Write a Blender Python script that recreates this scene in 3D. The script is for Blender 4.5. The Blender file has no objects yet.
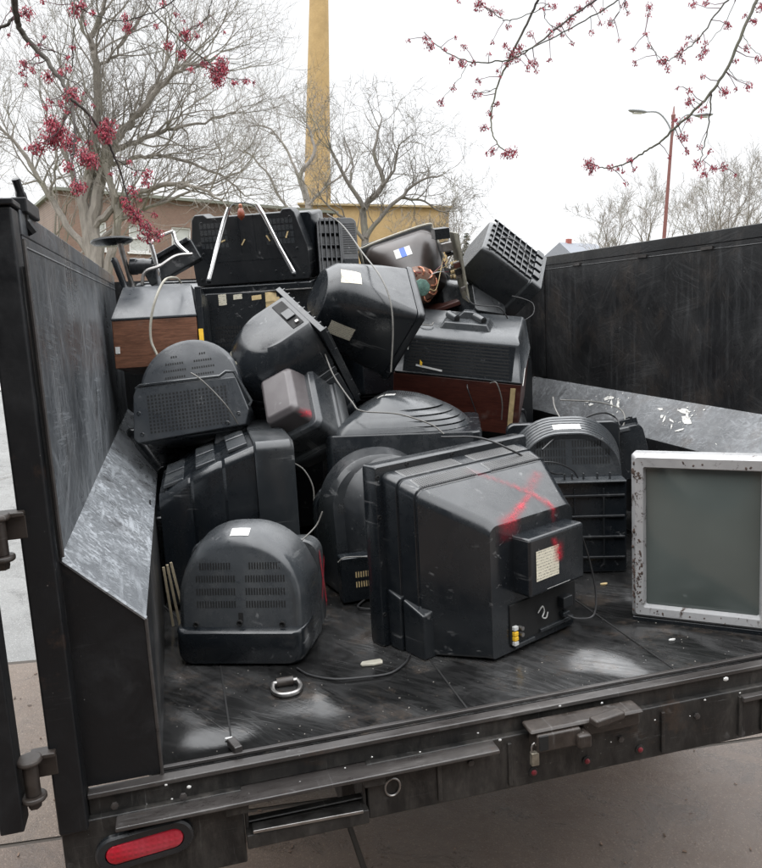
import bpy, bmesh, math, random
from mathutils import Vector, Matrix, noise
from mathutils.bvhtree import BVHTree
V = Vector
sc = bpy.context.scene
COL = sc.collection
PI = math.pi

# ------------------------------------------------------------------ frames
# trailer frame: x across the bed, y forward, z up from the bed floor, origin at the rear left floor corner
CF, CYAW, CPIT, CROL = 787.36, .25092, -.16287, -.05298
CPOS = V((.10713, -1.66175, .98422))
_f = V((math.sin(CYAW)*math.cos(CPIT), math.cos(CYAW)*math.cos(CPIT), math.sin(CPIT)))
_r = V((math.cos(CYAW), -math.sin(CYAW), 0)); _u = _r.cross(_f)
CR = _r*math.cos(CROL) + _u*math.sin(CROL); CU = -_r*math.sin(CROL) + _u*math.cos(CROL); CFW = _f
UPT = V((.07160677, -.01574139, .99730872))
ROT = UPT.rotation_difference(V((0, 0, 1))).to_matrix().to_4x4()
MT = Matrix.Translation((0, 0, .8)) @ ROT          # trailer frame -> world, ground is world z = 0
CW = MT @ CPOS
rot3 = ROT.to_3x3()
WR, WU, WF = rot3 @ CR, rot3 @ CU, rot3 @ CFW

def at(px, py, y):            # point of the trailer frame at depth y
    d = CFW + CR*(px-381)/CF - CU*(py-434)/CF
    return CPOS + d*((y-CPOS.y)/d.y)
def wat(px, py, dist):        # world point at a distance along the view
    return CW + (WF + WR*(px-381)/CF - WU*(py-434)/CF)*dist
def ground(px, dist, z=0.0):  # world point on the ground
    p = wat(px, 307, dist); return V((p.x, p.y, z))

# ------------------------------------------------------------------ mesh helpers
def box(bm, c, s, R=None):
    r = bmesh.ops.create_cube(bm, size=1)
    M = Matrix.Translation(c) @ ((R.to_4x4() if R is not None else Matrix.Identity(4)) @ Matrix.Diagonal((s[0], s[1], s[2], 1)))
    bmesh.ops.transform(bm, matrix=M, verts=r['verts'])
    return r['verts']
def rz(a): return Matrix.Rotation(a, 3, 'Z')
def rx(a): return Matrix.Rotation(a, 3, 'X')
def ry(a): return Matrix.Rotation(a, 3, 'Y')
def catmull(pts, n=6):
    pts = [V(p) for p in pts]
    if len(pts) < 3: return pts
    P = [pts[0]*2-pts[1]] + pts + [pts[-1]*2-pts[-2]]
    out = []
    for i in range(1, len(P)-2):
        a, b, c, d = P[i-1:i+3]
        for k in range(n):
            t = k/n
            out.append(.5*((2*b)+(c-a)*t+(2*a-5*b+4*c-d)*t*t+(3*b-a-3*c+d)*t**3))
    out.append(pts[-1]); return out
def tube(bm, pts, r, n=8, cap=True):
    pts = [V(p) for p in pts]
    if not hasattr(r, '__len__'): r = [r]*len(pts)
    rings = []; t0 = (pts[1]-pts[0]).normalized()
    nrm = t0.orthogonal().normalized()
    for i, p in enumerate(pts):
        a = pts[max(0, i-1)]; b = pts[min(len(pts)-1, i+1)]
        t = (b-a)
        t = t.normalized() if t.length > 1e-9 else t0
        nrm = nrm - t*nrm.dot(t)
        nrm = nrm.normalized() if nrm.length > 1e-6 else t.orthogonal().normalized()
        bn = t.cross(nrm); t0 = t
        rings.append([bm.verts.new(p+(nrm*math.cos(2*PI*k/n)+bn*math.sin(2*PI*k/n))*r[i]) for k in range(n)])
    for A, B in zip(rings, rings[1:]):
        for k in range(n): bm.faces.new((A[k], A[(k+1) % n], B[(k+1) % n], B[k]))
    if cap and n > 2:
        bm.faces.new(rings[0][::-1]); bm.faces.new(rings[-1])
def lathe(bm, prof, n=32, M=None):   # prof: (r, y) about the y axis
    rings = []
    for r, y in prof:
        rings.append([bm.verts.new(V((r*math.cos(2*PI*k/n), y, r*math.sin(2*PI*k/n)))) for k in range(n)])
    fs = []
    for A, B in zip(rings, rings[1:]):
        for k in range(n): fs.append(bm.faces.new((A[k], A[(k+1) % n], B[(k+1) % n], B[k])))
    bm.faces.new(rings[0]); bm.faces.new(rings[-1][::-1])
    if M is not None:
        bmesh.ops.transform(bm, matrix=M, verts=[v for R_ in rings for v in R_])
def sec(y, x0, x1, z0, z1, rt=.01, rb=.01, n=7):
    """closed rounded-rectangle loop in the plane y (y may be (y_bottom, y_top))"""
    yb, yt = y if hasattr(y, '__len__') else (y, y)
    w, h = x1-x0, z1-z0
    rt = max(.0005, min(rt, w/2-.0004, h-.001)); rb = max(.0005, min(rb, w/2-.0004, h-rt-.0005))
    P = []
    for cx, cz, r, a0 in ((x1-rb, z0+rb, rb, -90), (x1-rt, z1-rt, rt, 0), (x0+rt, z1-rt, rt, 90), (x0+rb, z0+rb, rb, 180)):
        m = n*2 if r == rt and rt > .05 else n
        m = 12 if a0 in (0, 90) else 5
        for k in range(m+1):
            a = math.radians(a0+90*k/m)
            z = cz+r*math.sin(a)
            P.append(V((cx+r*math.cos(a), yb+(yt-yb)*(z-z0)/h, z)))
    return P
def loft(bm, secs, cap0=True, cap1=True):
    R = [[bm.verts.new(p) for p in s] for s in secs]
    N = len(R[0])
    for A, B in zip(R, R[1:]):
        for k in range(N): bm.faces.new((A[k], A[(k+1) % N], B[(k+1) % N], B[k]))
    if cap0: bm.faces.new(R[0][::-1])
    if cap1: bm.faces.new(R[-1])
def lerp_sec(a, b, t): return [p.lerp(q, t) for p, q in zip(a, b)]
def shrink(s, k):
    c = sum(s, V((0, 0, 0)))/len(s)
    out = []
    for p in s:
        d = p-c; d.y = 0
        l = d.length
        q = p - (d/l*k if l > 1e-6 else V((0, 0, 0)))
        out.append(q)
    return out
def obj(name, bm, mat, parent=None, bevel=0, smooth=True, recalc=True):
    if recalc: bmesh.ops.recalc_face_normals(bm, faces=bm.faces)
    me = bpy.data.meshes.new(name); bm.to_mesh(me); bm.free()
    if mat is not None:
        for m in (mat if isinstance(mat, (list, tuple)) else [mat]): me.materials.append(m)
    o = bpy.data.objects.new(name, me); COL.objects.link(o)
    if smooth:
        for p in me.polygons: p.use_smooth = True
        if not bevel: me.set_sharp_from_angle(angle=math.radians(38))
    if bevel:
        m = o.modifiers.new('edge', 'BEVEL'); m.width = bevel; m.segments = 2; m.limit_method = 'ANGLE'
        m.angle_limit = math.radians(32); m.harden_normals = True; m.use_clamp_overlap = True
    if parent is not None: o.parent = parent
    return o
def tag(o, label=None, cat=None, group=None, kind=None):
    if label: o['label'] = label
    if cat: o['category'] = cat
    if group: o['group'] = group
    if kind: o['kind'] = kind
    return o
def empty(name, M, label, cat, group=None):
    o = bpy.data.objects.new(name, None); COL.objects.link(o)
    o.empty_display_size = .1; o.matrix_world = M
    return tag(o, label, cat, group)
def pose(t, v=(0, 0, 0)):
    v = V(v); R = Matrix.Rotation(v.length, 4, v) if v.length > 1e-6 else Matrix.Identity(4)
    return Matrix.Translation(t) @ R
def axes(t, Y, Z):
    Y = V(Y).normalized(); Z = V(Z); Z = (Z-Y*Y.dot(Z)).normalized(); X = Y.cross(Z)
    M = Matrix.Identity(4)
    for i in range(3): M[i][0] = X[i]; M[i][1] = Y[i]; M[i][2] = Z[i]; M[i][3] = t[i]
    return M

# ------------------------------------------------------------------ materials
class NT:
    def __init__(s, name):
        s.m = bpy.data.materials.new(name); s.m.use_nodes = True
        s.t = s.m.node_tree; s.t.nodes.clear()
        s.out = s.n('ShaderNodeOutputMaterial')
        s.b = s.n('ShaderNodeBsdfPrincipled'); s.l(s.b.outputs[0], s.out.inputs[0])
        s.tc = s.n('ShaderNodeTexCoord')
    def n(s, k, **kw):
        x = s.t.nodes.new(k)
        for a, b in kw.items(): setattr(x, a, b)
        return x
    def l(s, a, b): s.t.links.new(a, b)
    def noise(s, scale, detail=4, rough=.55, stretch=None, dist=0, coord='Object', rot=None):
        x = s.n('ShaderNodeTexNoise'); x.inputs['Scale'].default_value = scale
        x.inputs['Detail'].default_value = detail; x.inputs['Roughness'].default_value = rough
        x.inputs['Distortion'].default_value = dist
        src = s.tc.outputs[coord]
        if stretch or rot:
            mp = s.n('ShaderNodeMapping')
            if stretch: mp.inputs['Scale'].default_value = stretch
            if rot: mp.inputs['Rotation'].default_value = rot
            s.l(src, mp.inputs[0]); src = mp.outputs[0]
        s.l(src, x.inputs['Vector']); return x.outputs[0]
    def voro(s, scale, feature='F1', stretch=None):
        x = s.n('ShaderNodeTexVoronoi'); x.inputs['Scale'].default_value = scale; x.feature = feature
        src = s.tc.outputs['Object']
        if stretch:
            mp = s.n('ShaderNodeMapping'); mp.inputs['Scale'].default_value = stretch
            s.l(src, mp.inputs[0]); src = mp.outputs[0]
        s.l(src, x.inputs['Vector']); return x.outputs[0]
    def ramp(s, src, a, b, lo=0., hi=1.):
        x = s.n('ShaderNodeMapRange'); x.clamp = True
        for k, v in zip(('From Min', 'From Max', 'To Min', 'To Max'), (a, b, lo, hi)): x.inputs[k].default_value = v
        s.l(src, x.inputs[0]); return x.outputs[0]
    def math(s, op, a, b=None):
        x = s.n('ShaderNodeMath', operation=op)
        for i, v in enumerate((a, b)):
            if v is None: continue
            if isinstance(v, (int, float)): x.inputs[i].default_value = v
            else: s.l(v, x.inputs[i])
        return x.outputs[0]
    def mix(s, f, a, b):
        x = s.n('ShaderNodeMix', data_type='RGBA')
        for k, v in ((0, f), (6, a), (7, b)):
            if isinstance(v, (int, float)): x.inputs[k].default_value = v
            elif isinstance(v, (tuple, list)): x.inputs[k].default_value = (*v[:3], 1)
            else: s.l(v, x.inputs[k])
        return x.outputs[2]
    def set(s, k, v):
        if isinstance(v, (int, float)): s.b.inputs[k].default_value = v
        elif isinstance(v, (tuple, list)): s.b.inputs[k].default_value = (*v[:3], 1)
        else: s.l(v, s.b.inputs[k])
    def bump(s, h, strength, dist=.002):
        x = s.n('ShaderNodeBump'); x.inputs['Strength'].default_value = strength; x.inputs['Distance'].default_value = dist
        s.l(h, x.inputs['Height']); s.l(x.outputs[0], s.b.inputs['Normal'])

def plastic(name, col, dust=.35, rough=.42, dcol=(.13, .13, .125), red=None):
    t = NT(name)
    blot = t.noise(5, 6, .6, dist=.4); fine = t.noise(45, 5, .7)
    d = t.math('MULTIPLY', t.ramp(blot, .42, .75), t.ramp(fine, .3, .7, .35, 1))
    c = t.mix(t.math('MULTIPLY', d, dust), col, dcol)
    sp = t.ramp(t.voro(130), .05, .09, 1, 0)                       # grit specks
    sp = t.math('MULTIPLY', sp, t.ramp(t.noise(9), .50, .62))
    c = t.mix(t.math('MULTIPLY', sp, .6), c, (.3, .29, .27))
    scr = t.noise(26, 3, .6, stretch=(1, .05, 1.4), dist=.5, rot=(.4, .5, .7))
    scr = t.math('MULTIPLY', t.ramp(scr, .62, .68), t.ramp(t.noise(6), .47, .58))
    c = t.mix(t.math('MULTIPLY', scr, .35), c, (.28, .28, .28))
    if red:
        c = t.mix(red, c, (.35, .02, .03))
    t.set('Base Color', c)
    t.set('Roughness', t.math('ADD', t.ramp(t.noise(3.1, 6, .7, dist=.8), .32, .68, rough-.14, rough+.20), t.ramp(fine, .4, .6, -.04, .04)))
    t.set('Coat Weight', .12); t.set('Coat Roughness', .12)
    t.bump(t.noise(420, 2), .12, .0008)
    return t.m
P_BLACK = plastic('black_plastic', (.0066, .0086, .011), .16, .25, (.09, .09, .088))
P_BLACK2 = plastic('matt_black_plastic', (.010, .0115, .0135), .18, .34, (.10, .10, .097))
P_DARK = plastic('charcoal_plastic', (.015, .0175, .020), .3, .28)
P_GREY = plastic('grey_plastic', (.029, .0325, .036), .4, .28, (.15, .15, .145))
P_VENT = plastic('dusty_vent_plastic', (.12, .12, .12), .6, .5, (.24, .24, .23))
P_MAUVE = plastic('greyish_mauve_plastic', (.080, .070, .072), .5, .42, (.2, .185, .18))
P_BLUE = plastic('slate_plastic', (.026, .030, .035), .4, .33)

def simple(name, col, rough=.5, metal=0, var=.25, scale=30, bump=0):
    t = NT(name); n = t.noise(scale, 5, .65)
    c2 = tuple(min(1, x*(1+var)) for x in col); c1 = tuple(x*(1-var) for x in col)
    t.set('Base Color', t.mix(t.ramp(n, .3, .7), c1, c2)); t.set('Roughness', t.ramp(n, .3, .7, max(.05, rough-.08), rough+.08))
    t.set('Metallic', metal)
    if bump: t.bump(n, bump, .003)
    return t.m
M_SLOT = simple('vent_void', (.004, .004, .004), .8)
M_CORD = simple('black_cord', (.02, .02, .021), .45)
M_CORDG = simple('grey_cord', (.12, .115, .105), .45)
M_CORDB = simple('beige_cord', (.28, .265, .22), .5)
M_CHROME = simple('chrome', (.72, .72, .72), .16, 1, .08)
M_STEEL = simple('dull_steel', (.30, .29, .28), .42, 1, .3)
M_PAPER = None
M_WHITE = simple('white_plastic', (.52, .52, .505), .4, 0, .05)
M_YEL = simple('yellow_label', (.75, .45, .03), .5, 0, .08)
M_RED = simple('red_plastic', (.13, .012, .018), .3)
M_BLUEL = simple('blue_label', (.05, .12, .5), .5)
M_COPPER = simple('copper_winding', (.42, .17, .10), .4, .4, .4, 80)
M_TAN = simple('tan_card', (.55, .42, .22), .6)
M_ORANGE = simple('orange_plastic', (.20, .05, .025), .25)
M_LATH = simple('weathered_lath', (.30, .25, .17), .7)
def mk_label(name, base, ink):
    t = NT(name)
    ln = t.noise(520, 2, .6, stretch=(.7, .7, 1.2))
    rows = t.n('ShaderNodeTexWave', wave_type='BANDS', bands_direction='Z'); rows.inputs['Scale'].default_value = 38
    rows.inputs['Distortion'].default_value = 0
    t.l(t.tc.outputs['Object'], rows.inputs[0])
    m = t.math('MULTIPLY', t.ramp(ln, .5, .56), t.ramp(rows.outputs[1], .5, .6))
    c = t.mix(m, base, ink)
    c = t.mix(t.ramp(t.noise(14, 5), .5, .75, 0, .5), c, (.4, .36, .28))
    t.set('Base Color', c); t.set('Roughness', .45); return t.m
M_PAPER = mk_label('printed_label', (.66, .62, .50), (.10, .09, .07))
M_PAPERW = mk_label('white_label', (.55, .55, .53), (.3, .3, .3))
def wood(name, c1, c2):
    t = NT(name)
    g = t.noise(9, 8, .7, stretch=(1.0, 1.0, 9), dist=1.2)
    g2 = t.noise(60, 3, .6, stretch=(.6, .6, 9))
    c = t.mix(t.ramp(g, .35, .65), c1, c2)
    c = t.mix(t.ramp(g2, .5, .7, 0, .5), c, tuple(x*.35 for x in c1))
    c = t.mix(t.math('MULTIPLY', t.ramp(t.noise(12), .6, .75), .3), c, (.2, .17, .15))
    t.set('Base Color', c); t.set('Roughness', t.ramp(g, .3, .7, .32, .5)); t.bump(g2, .1, .001)
    return t.m
W_I = wood('walnut_veneer', (.07, .028, .014), (.17, .07, .036))
W_P = wood('rosewood_veneer', (.045, .012, .009), (.10, .028, .018))
def mk_glass():
    t = NT('tube_glass')
    n = t.noise(2.5, 4); 
    c = t.mix(t.ramp(n, .3, .7), (.055, .066, .062), (.078, .092, .086))
    sp = t.math('MULTIPLY', t.ramp(t.voro(160), .04, .07, 1, 0), t.ramp(t.noise(5), .5, .6))
    c = t.mix(t.math('MULTIPLY', sp, .5), c, (.3, .31, .3))
    t.set('Base Color', c); t.set('Roughness', t.ramp(t.noise(7, 5), .35, .7, .06, .22)); t.set('Coat Weight', .6); t.set('Coat Roughness', t.ramp(t.noise(11, 6, .75, stretch=(1, 1, .3)), .4, .62, .02, .25))
    return t.m
M_GLASS = mk_glass()
def mk_silver():
    t = NT('silver_paint')
    n = t.noise(6, 6, .7); g = t.noise(30, 6, .75, dist=1)
    c = t.mix(t.ramp(n, .3, .7), (.30, .30, .305), (.40, .40, .40))
    mask = t.math('MULTIPLY', t.ramp(g, .56, .62), t.ramp(t.noise(4.2, 3), .50, .58))
    c = t.mix(mask, c, (.055, .038, .03))
    t.set('Base Color', c); t.set('Roughness', t.ramp(g, .3, .7, .3, .5)); t.set('Metallic', .25); return t.m
M_SILVER = mk_silver()
M_CHIP = simple('caked_mud', (.055, .036, .028), .8, 0, .5, 90)

def steel_paint(name, base=(.013, .014, .016), scuff=.5, ccol=(.30, .31, .32), rough=.38, axis=(1, 1, 1), specks=1.0, wet=0, thr=.5, spec=.5, drips=0, metal=0, ms=7, md=.9):
    t = NT(name)
    big = t.noise(1.7, 6, .62, dist=.6)
    mid = t.noise(ms, 10, .74, stretch=axis, dist=md)
    fin = t.noise(70, 6, .75, stretch=axis)
    m = t.math('MULTIPLY', t.ramp(big, thr-.08, thr+.2), t.ramp(mid, .40, .72))
    m = t.math('MULTIPLY', m, t.ramp(fin, .3, .68, .35, 1))
    c = t.mix(t.math('MULTIPLY', m, scuff), base, ccol)
    for i, (sx, rt) in enumerate((((1, .04, .04), (0, .3, .5)), ((.04, 1, .05), (.5, 0, 1.1)), ((.05, .05, 1), (1.2, .4, 0)))):
        s_ = t.noise(150+60*i, 4, .7, stretch=sx, rot=rt, dist=.3)
        s_ = t.math('MULTIPLY', t.ramp(s_, .62, .70), t.ramp(t.noise(3.2+i, 4), .44, .62))
        c = t.mix(t.math('MULTIPLY', s_, .16*min(1, scuff*1.4)), c, (.34, .34, .34))
    if drips:
        dr = t.noise(16, 5, .7, stretch=(1, 1, .09), dist=.2)
        dr = t.math('MULTIPLY', t.ramp(dr, .52, .68), t.ramp(t.noise(2.4, 4, .6), .42, .60))
        c = t.mix(t.math('MULTIPLY', dr, drips), c, (.30, .31, .32))
        sp = t.math('MULTIPLY', t.ramp(t.voro(42), .10, .15, 1, 0), t.ramp(t.noise(3.5, 4), .47, .56))
        c = t.mix(t.math('MULTIPLY', sp, .8), c, (.5, .51, .51))
    sp = t.math('MULTIPLY', t.ramp(t.voro(55), .045, .075, 1, 0), t.ramp(t.noise(6, 4), .55, .62))
    c = t.mix(t.math('MULTIPLY', sp, .75*specks), c, (.5, .49, .46))
    rust = t.math('MULTIPLY', t.ramp(t.noise(4.5, 8, .75), .60, .72), .5)
    c = t.mix(rust, c, (.06, .035, .022))
    t.set('Base Color', c)
    r = t.ramp(mid, .3, .7, rough-.12, rough+.16)
    if wet: r = t.math('MULTIPLY', r, t.ramp(t.noise(2.6, 5, .6), .42, .62, .42, 1.1))
    t.set('Roughness', r)
    t.set('Specular IOR Level', spec)
    if metal: t.set('Metallic', t.math('MULTIPLY', m, metal))
    t.bump(t.noise(26, 6, .7), .22, .003)
    if wet:      # dished, buckled plate
        b2 = t.n('ShaderNodeBump'); b2.inputs['Strength'].default_value = .9; b2.inputs['Distance'].default_value = .05
        t.l(t.noise(3.2, 2, .5), b2.inputs['Height']); b1 = [x for x in t.t.nodes if x.bl_idname == 'ShaderNodeBump' and x != b2][0]
        t.l(b2.outputs[0], b1.inputs['Normal'])
    return t.m
def worn(name, base, ccol, axis, wash=.5, lines=.6, rough=.3, metal=.5, seed=0, zmask=None, buckle=0, drips=0, specks=.6, cover=(.38, .62), dirt=.25, along=False):
    """painted plate rubbed by loads: soft rubbed areas, many fine criss-cross scratches, specks"""
    t = NT(name)
    def ln_(scale, ratio, ang):
        mp = t.n('ShaderNodeMapping', vector_type='TEXTURE'); mp.inputs['Scale'].default_value = (1, ratio, 1)
        ang = ang*.16 if along else ang
        mp.inputs['Rotation'].default_value = (ang, 0, 0) if axis == 'x' else (0, 0, ang)
        mp.inputs['Location'].default_value = (seed*3.1, seed*1.7, ang)
        x = t.n('ShaderNodeTexNoise'); x.inputs['Scale'].default_value = scale; x.inputs['Detail'].default_value = 3; x.inputs['Distortion'].default_value = .12
        t.l(t.tc.outputs['Object'], mp.inputs[0]); t.l(mp.outputs[0], x.inputs['Vector']); return x.outputs[0]
    region = t.ramp(t.noise(1.5, 7, .62), cover[0], cover[1])
    if zmask:
        sx = t.n('ShaderNodeSeparateXYZ'); t.l(t.tc.outputs['Object'], sx.inputs[0])
        region = t.math('MULTIPLY', region, t.ramp(sx.outputs[2], zmask[0], zmask[1], 1, .35))
    L = None
    for k, (sc_, ra, an, lo) in enumerate(((42, 14, .25, .54), (60, 22, -.5, .55), (85, 30, .95, .55), (70, 20, 1.5, .55), (120, 26, -1.1, .54), (34, 40, .6, .60))):
        a = t.ramp(ln_(sc_, ra, an+seed), lo, lo+.09)
        a = t.math('MULTIPLY', a, t.ramp(t.noise(2.6+k*.7, 3), .42, .62))
        L = a if L is None else t.math('MAXIMUM', L, a)
    grain = t.ramp(t.noise(38, 8, .8), .32, .7)
    soft = t.math('MULTIPLY', region, t.math('ADD', t.math('MULTIPLY', grain, .6), .4))
    c = t.mix(t.math('MULTIPLY', soft, wash), base, ccol)
    c = t.mix(t.math('MULTIPLY', t.math('MULTIPLY', L, t.math('ADD', t.math('MULTIPLY', region, .75), .25)), lines), c, tuple(min(.7, x*1.35) for x in ccol))
    if drips:
        dr = t.noise(30, 5, .75, stretch=(1, 1, .10))
        dr = t.math('MULTIPLY', t.ramp(dr, .50, .66), t.ramp(t.noise(2.4, 4, .6), .40, .60))
        c = t.mix(t.math('MULTIPLY', dr, drips), c, (.26, .27, .28))
    sp = t.math('MULTIPLY', t.ramp(t.voro(48), .06, .13, 1, 0), t.ramp(t.noise(5.5, 6, .7), .55, .62))
    c = t.mix(t.math('MULTIPLY', sp, specks), c, (.5, .5, .49))
    dk = t.math('MULTIPLY', t.ramp(t.noise(6, 8, .75), .58, .66), .75)
    c = t.mix(dk, c, tuple(x*.8 for x in base))
    c = t.mix(t.math('MULTIPLY', t.ramp(t.noise(3.1, 9, .8), .52, .68), dirt), c, (.075, .058, .046))
    t.set('Base Color', c)
    t.set('Metallic', t.math('MULTIPLY', t.math('MAXIMUM', soft, t.math('MULTIPLY', L, .8)), metal))
    t.set('Roughness', t.math('ADD', t.ramp(t.noise(4, 7, .7), .35, .66, rough-.12, rough+.14), t.math('MULTIPLY', L, .12)))
    b1 = t.n('ShaderNodeBump'); b1.inputs['Strength'].default_value = .14 if buckle > .05 else .35; b1.inputs['Distance'].default_value = .002
    t.l(t.math('SUBTRACT', t.noise(60, 6, .7), t.math('MULTIPLY', L, .5)), b1.inputs['Height'])
    if buckle:
        b2 = t.n('ShaderNodeBump'); b2.inputs['Strength'].default_value = 1; b2.inputs['Distance'].default_value = buckle
        t.l(t.noise(2.8, 1, .4), b2.inputs['Height']); t.l(b2.outputs[0], b1.inputs['Normal'])
    t.l(b1.outputs[0], t.b.inputs['Normal'])
    return t.m
T_POST = steel_paint('black_steel_paint', (.006, .0065, .0075), scuff=.14, specks=.5, spec=.28)
T_WALL = worn('scuffed_wall_steel', (.020, .023, .027), (.22, .235, .25), 'x', .70, .55, .34, .45, 1, (.75, 1.12), .02, .55, .8)
T_WALLR = worn('dark_wall_steel', (.0065, .007, .008), (.085, .082, .08), 'x', .34, .10, .40, .1, 2, (.6, 1.0), .02, .08, .25, (.46, .66), .32)
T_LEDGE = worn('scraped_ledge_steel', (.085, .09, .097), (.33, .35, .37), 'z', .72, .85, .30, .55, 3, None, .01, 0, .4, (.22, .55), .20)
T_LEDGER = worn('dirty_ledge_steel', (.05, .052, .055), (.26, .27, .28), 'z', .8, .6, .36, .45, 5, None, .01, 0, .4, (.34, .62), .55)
T_FLOOR = worn('wet_floor_steel', (.007, .007, .007), (.27, .27, .27), 'z', .36, .34, .11, .9, 4, None, .085, 0, .6, (.46, .66), .9, along=True)
T_BEAM = steel_paint('dirty_beam_steel', (.009, .009, .009), .7, (.12, .108, .095), .42, (1, 1, .4), ms=14, md=.3, thr=.40, specks=.6, spec=.35)
T_RAIL = steel_paint('worn_rail_steel', (.025, .022, .021), .8, (.14, .132, .125), .32, (.25, 1, 1), thr=.42, ms=14, md=.2)
T_RUST = steel_paint('rusty_latch_steel', (.018, .0135, .011), .7, (.075, .060, .050), .45, (1, 1, 1), thr=.38, ms=18, md=.2)

def spray_material():
    t = NT('red_spray_paint')
    at_ = t.n('ShaderNodeAttribute', attribute_name='paint')
    m = t.math('MULTIPLY', at_.outputs['Fac'], t.math('MULTIPLY', t.ramp(t.noise(160, 5, .75), .34, .62, .25, 1), t.ramp(t.noise(22, 4, .7), .3, .55, .45, 1)))
    t.set('Base Color', (.50, .018, .04)); t.set('Roughness', .5)
    t.l(t.math('MINIMUM', m, .92), t.b.inputs['Alpha'])
    return t.m
M_SPRAY = spray_material()

# ------------------------------------------------------------------ surface projection helpers (local frame of one thing)
def bvh_of(*bms):
    vs, ps = [], []
    for bm in bms:
        bm.verts.index_update(); k = len(vs)
        vs += [v.co.copy() for v in bm.verts]; ps += [[k+v.index for v in f.verts] for f in bm.faces]
    return BVHTree.FromPolygons(vs, ps)
def strip(bm, tree, o, u, v, d, su, sv, off=.0009, nu=1, nv=1):
    u, v, d = V(u), V(v), V(d).normalized(); grid = []
    for i in range(nu+1):
        row = []
        for j in range(nv+1):
            p = V(o)+u*su*(i/nu-.5)+v*sv*(j/nv-.5)
            h = tree.ray_cast(p-d*.5, d)
            if h[0] is None: return False
            n = h[1] if h[1].dot(d) < 0 else -h[1]
            row.append(h[0]+n*off)
        grid.append(row)
    G = [[bm.verts.new(p) for p in r] for r in grid]
    for i in range(nu):
        for j in range(nv): bm.faces.new((G[i][j], G[i+1][j], G[i+1][j+1], G[i][j+1]))
    return G
def slots(tree, regions, root, name='vent_slots', mat=None, off=.0009):
    if 1 < len(regions) <= 8 and all(r[4]*r[5] > 1 for r in regions):
        for r in regions: slots(tree, [r], root, name, mat, off)
        return
    bm = bmesh.new()
    for (o, u, v, d, nu, nv, pu, pv, su, sv, *clip) in regions:
        o, u, v = V(o), V(u), V(v)
        for i in range(nu):
            for j in range(nv):
                a, b = (i-(nu-1)/2), (j-(nv-1)/2)
                if clip and not clip[0](a*pu, b*pv): continue
                strip(bm, tree, o+u*a*pu+v*b*pv, u, v, d, su, sv, off)
    if not bm.faces: bm.free(); return
    return obj(name, bm, mat or M_SLOT, root, smooth=False, recalc=False)
def sticker(tree, root, o, u, v, d, su, sv, mat, name='rating_label', n=4):
    bm = bmesh.new(); strip(bm, tree, o, u, v, d, su, sv, .0015, n, n)
    if bm.faces: return obj(name, bm, mat, root, recalc=False)
    bm.free()
def spray(tree, root, o, u, v, d, su, sv, segs, wid, n=34):
    """sprayed paint on the surface: a shell-hugging sheet whose cover follows the strokes"""
    bm = bmesh.new(); u, v, d = V(u), V(v), V(d).normalized()
    lay = bm.verts.layers.float.new('paint'); G = {}
    for i in range(n+1):
        for j in range(n+1):
            a, b = i/n-.5, j/n-.5
            p = V(o)+u*su*a+v*sv*b
            h = tree.ray_cast(p-d*.5, d)
            if h[0] is None: continue
            nn = h[1] if h[1].dot(d) < 0 else -h[1]
            q = bm.verts.new(h[0]+nn*.0022); m = 0
            for (x0, y0, x1, y1, w, *I) in segs:
                A = V((x0, y0)); B = V((x1, y1)); P = V((a*su, b*sv)); AB = B-A
                t = max(0, min(1, (P-A).dot(AB)/max(1e-9, AB.length_squared)))
                m = max(m, (I[0] if I else 1)*math.exp(-((P-A-AB*t).length/(w*wid))**2*1.1))
            e = min(1, 9*(.5-max(abs(a), abs(b))))
            q[lay] = m*e; G[i, j] = q
    for i in range(n):
        for j in range(n):
            k = [(i, j), (i+1, j), (i+1, j+1), (i, j+1)]
            if all(x in G for x in k):
                f = [G[x] for x in k]
                if max((f[0].co-f[2].co).length, (f[1].co-f[3].co).length) < .05 and max(x[lay] for x in f) > .02: bm.faces.new(f)
    for vv in [x for x in bm.verts if not x.link_faces]: bm.verts.remove(vv)
    if not bm.faces: bm.free(); return
    o_ = obj('spray_mark', bm, M_SPRAY, root, recalc=False); o_['label'] = 'red sprayed paint mark'; return o_
def cord(root, pts, r=.0035, mat=None, name='power_cord', local=False, n=8):
    """pts are (px, py, y) sights into the trailer frame or local points"""
    r *= .78
    if not local:
        inv = root.matrix_world.inverted()
        pts = [inv @ (MT @ at(*p)) for p in pts]
    bm = bmesh.new(); tube(bm, catmull(pts, n), r, 7)
    return obj(name, bm, mat or M_CORD, root)
def screws(root, pts, d, r=.006, mat=None):
    for p in pts:
        bm = bmesh.new()
        M = Matrix.Translation(p) @ V((0, 1, 0)).rotation_difference(V(d)).to_matrix().to_4x4()
        lathe(bm, [(r, -.004), (r, .0015), (r*.7, .0025), (r*.55, -.002)], 10, M)
        obj('screw_hole', bm, mat or M_SLOT, root)

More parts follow.
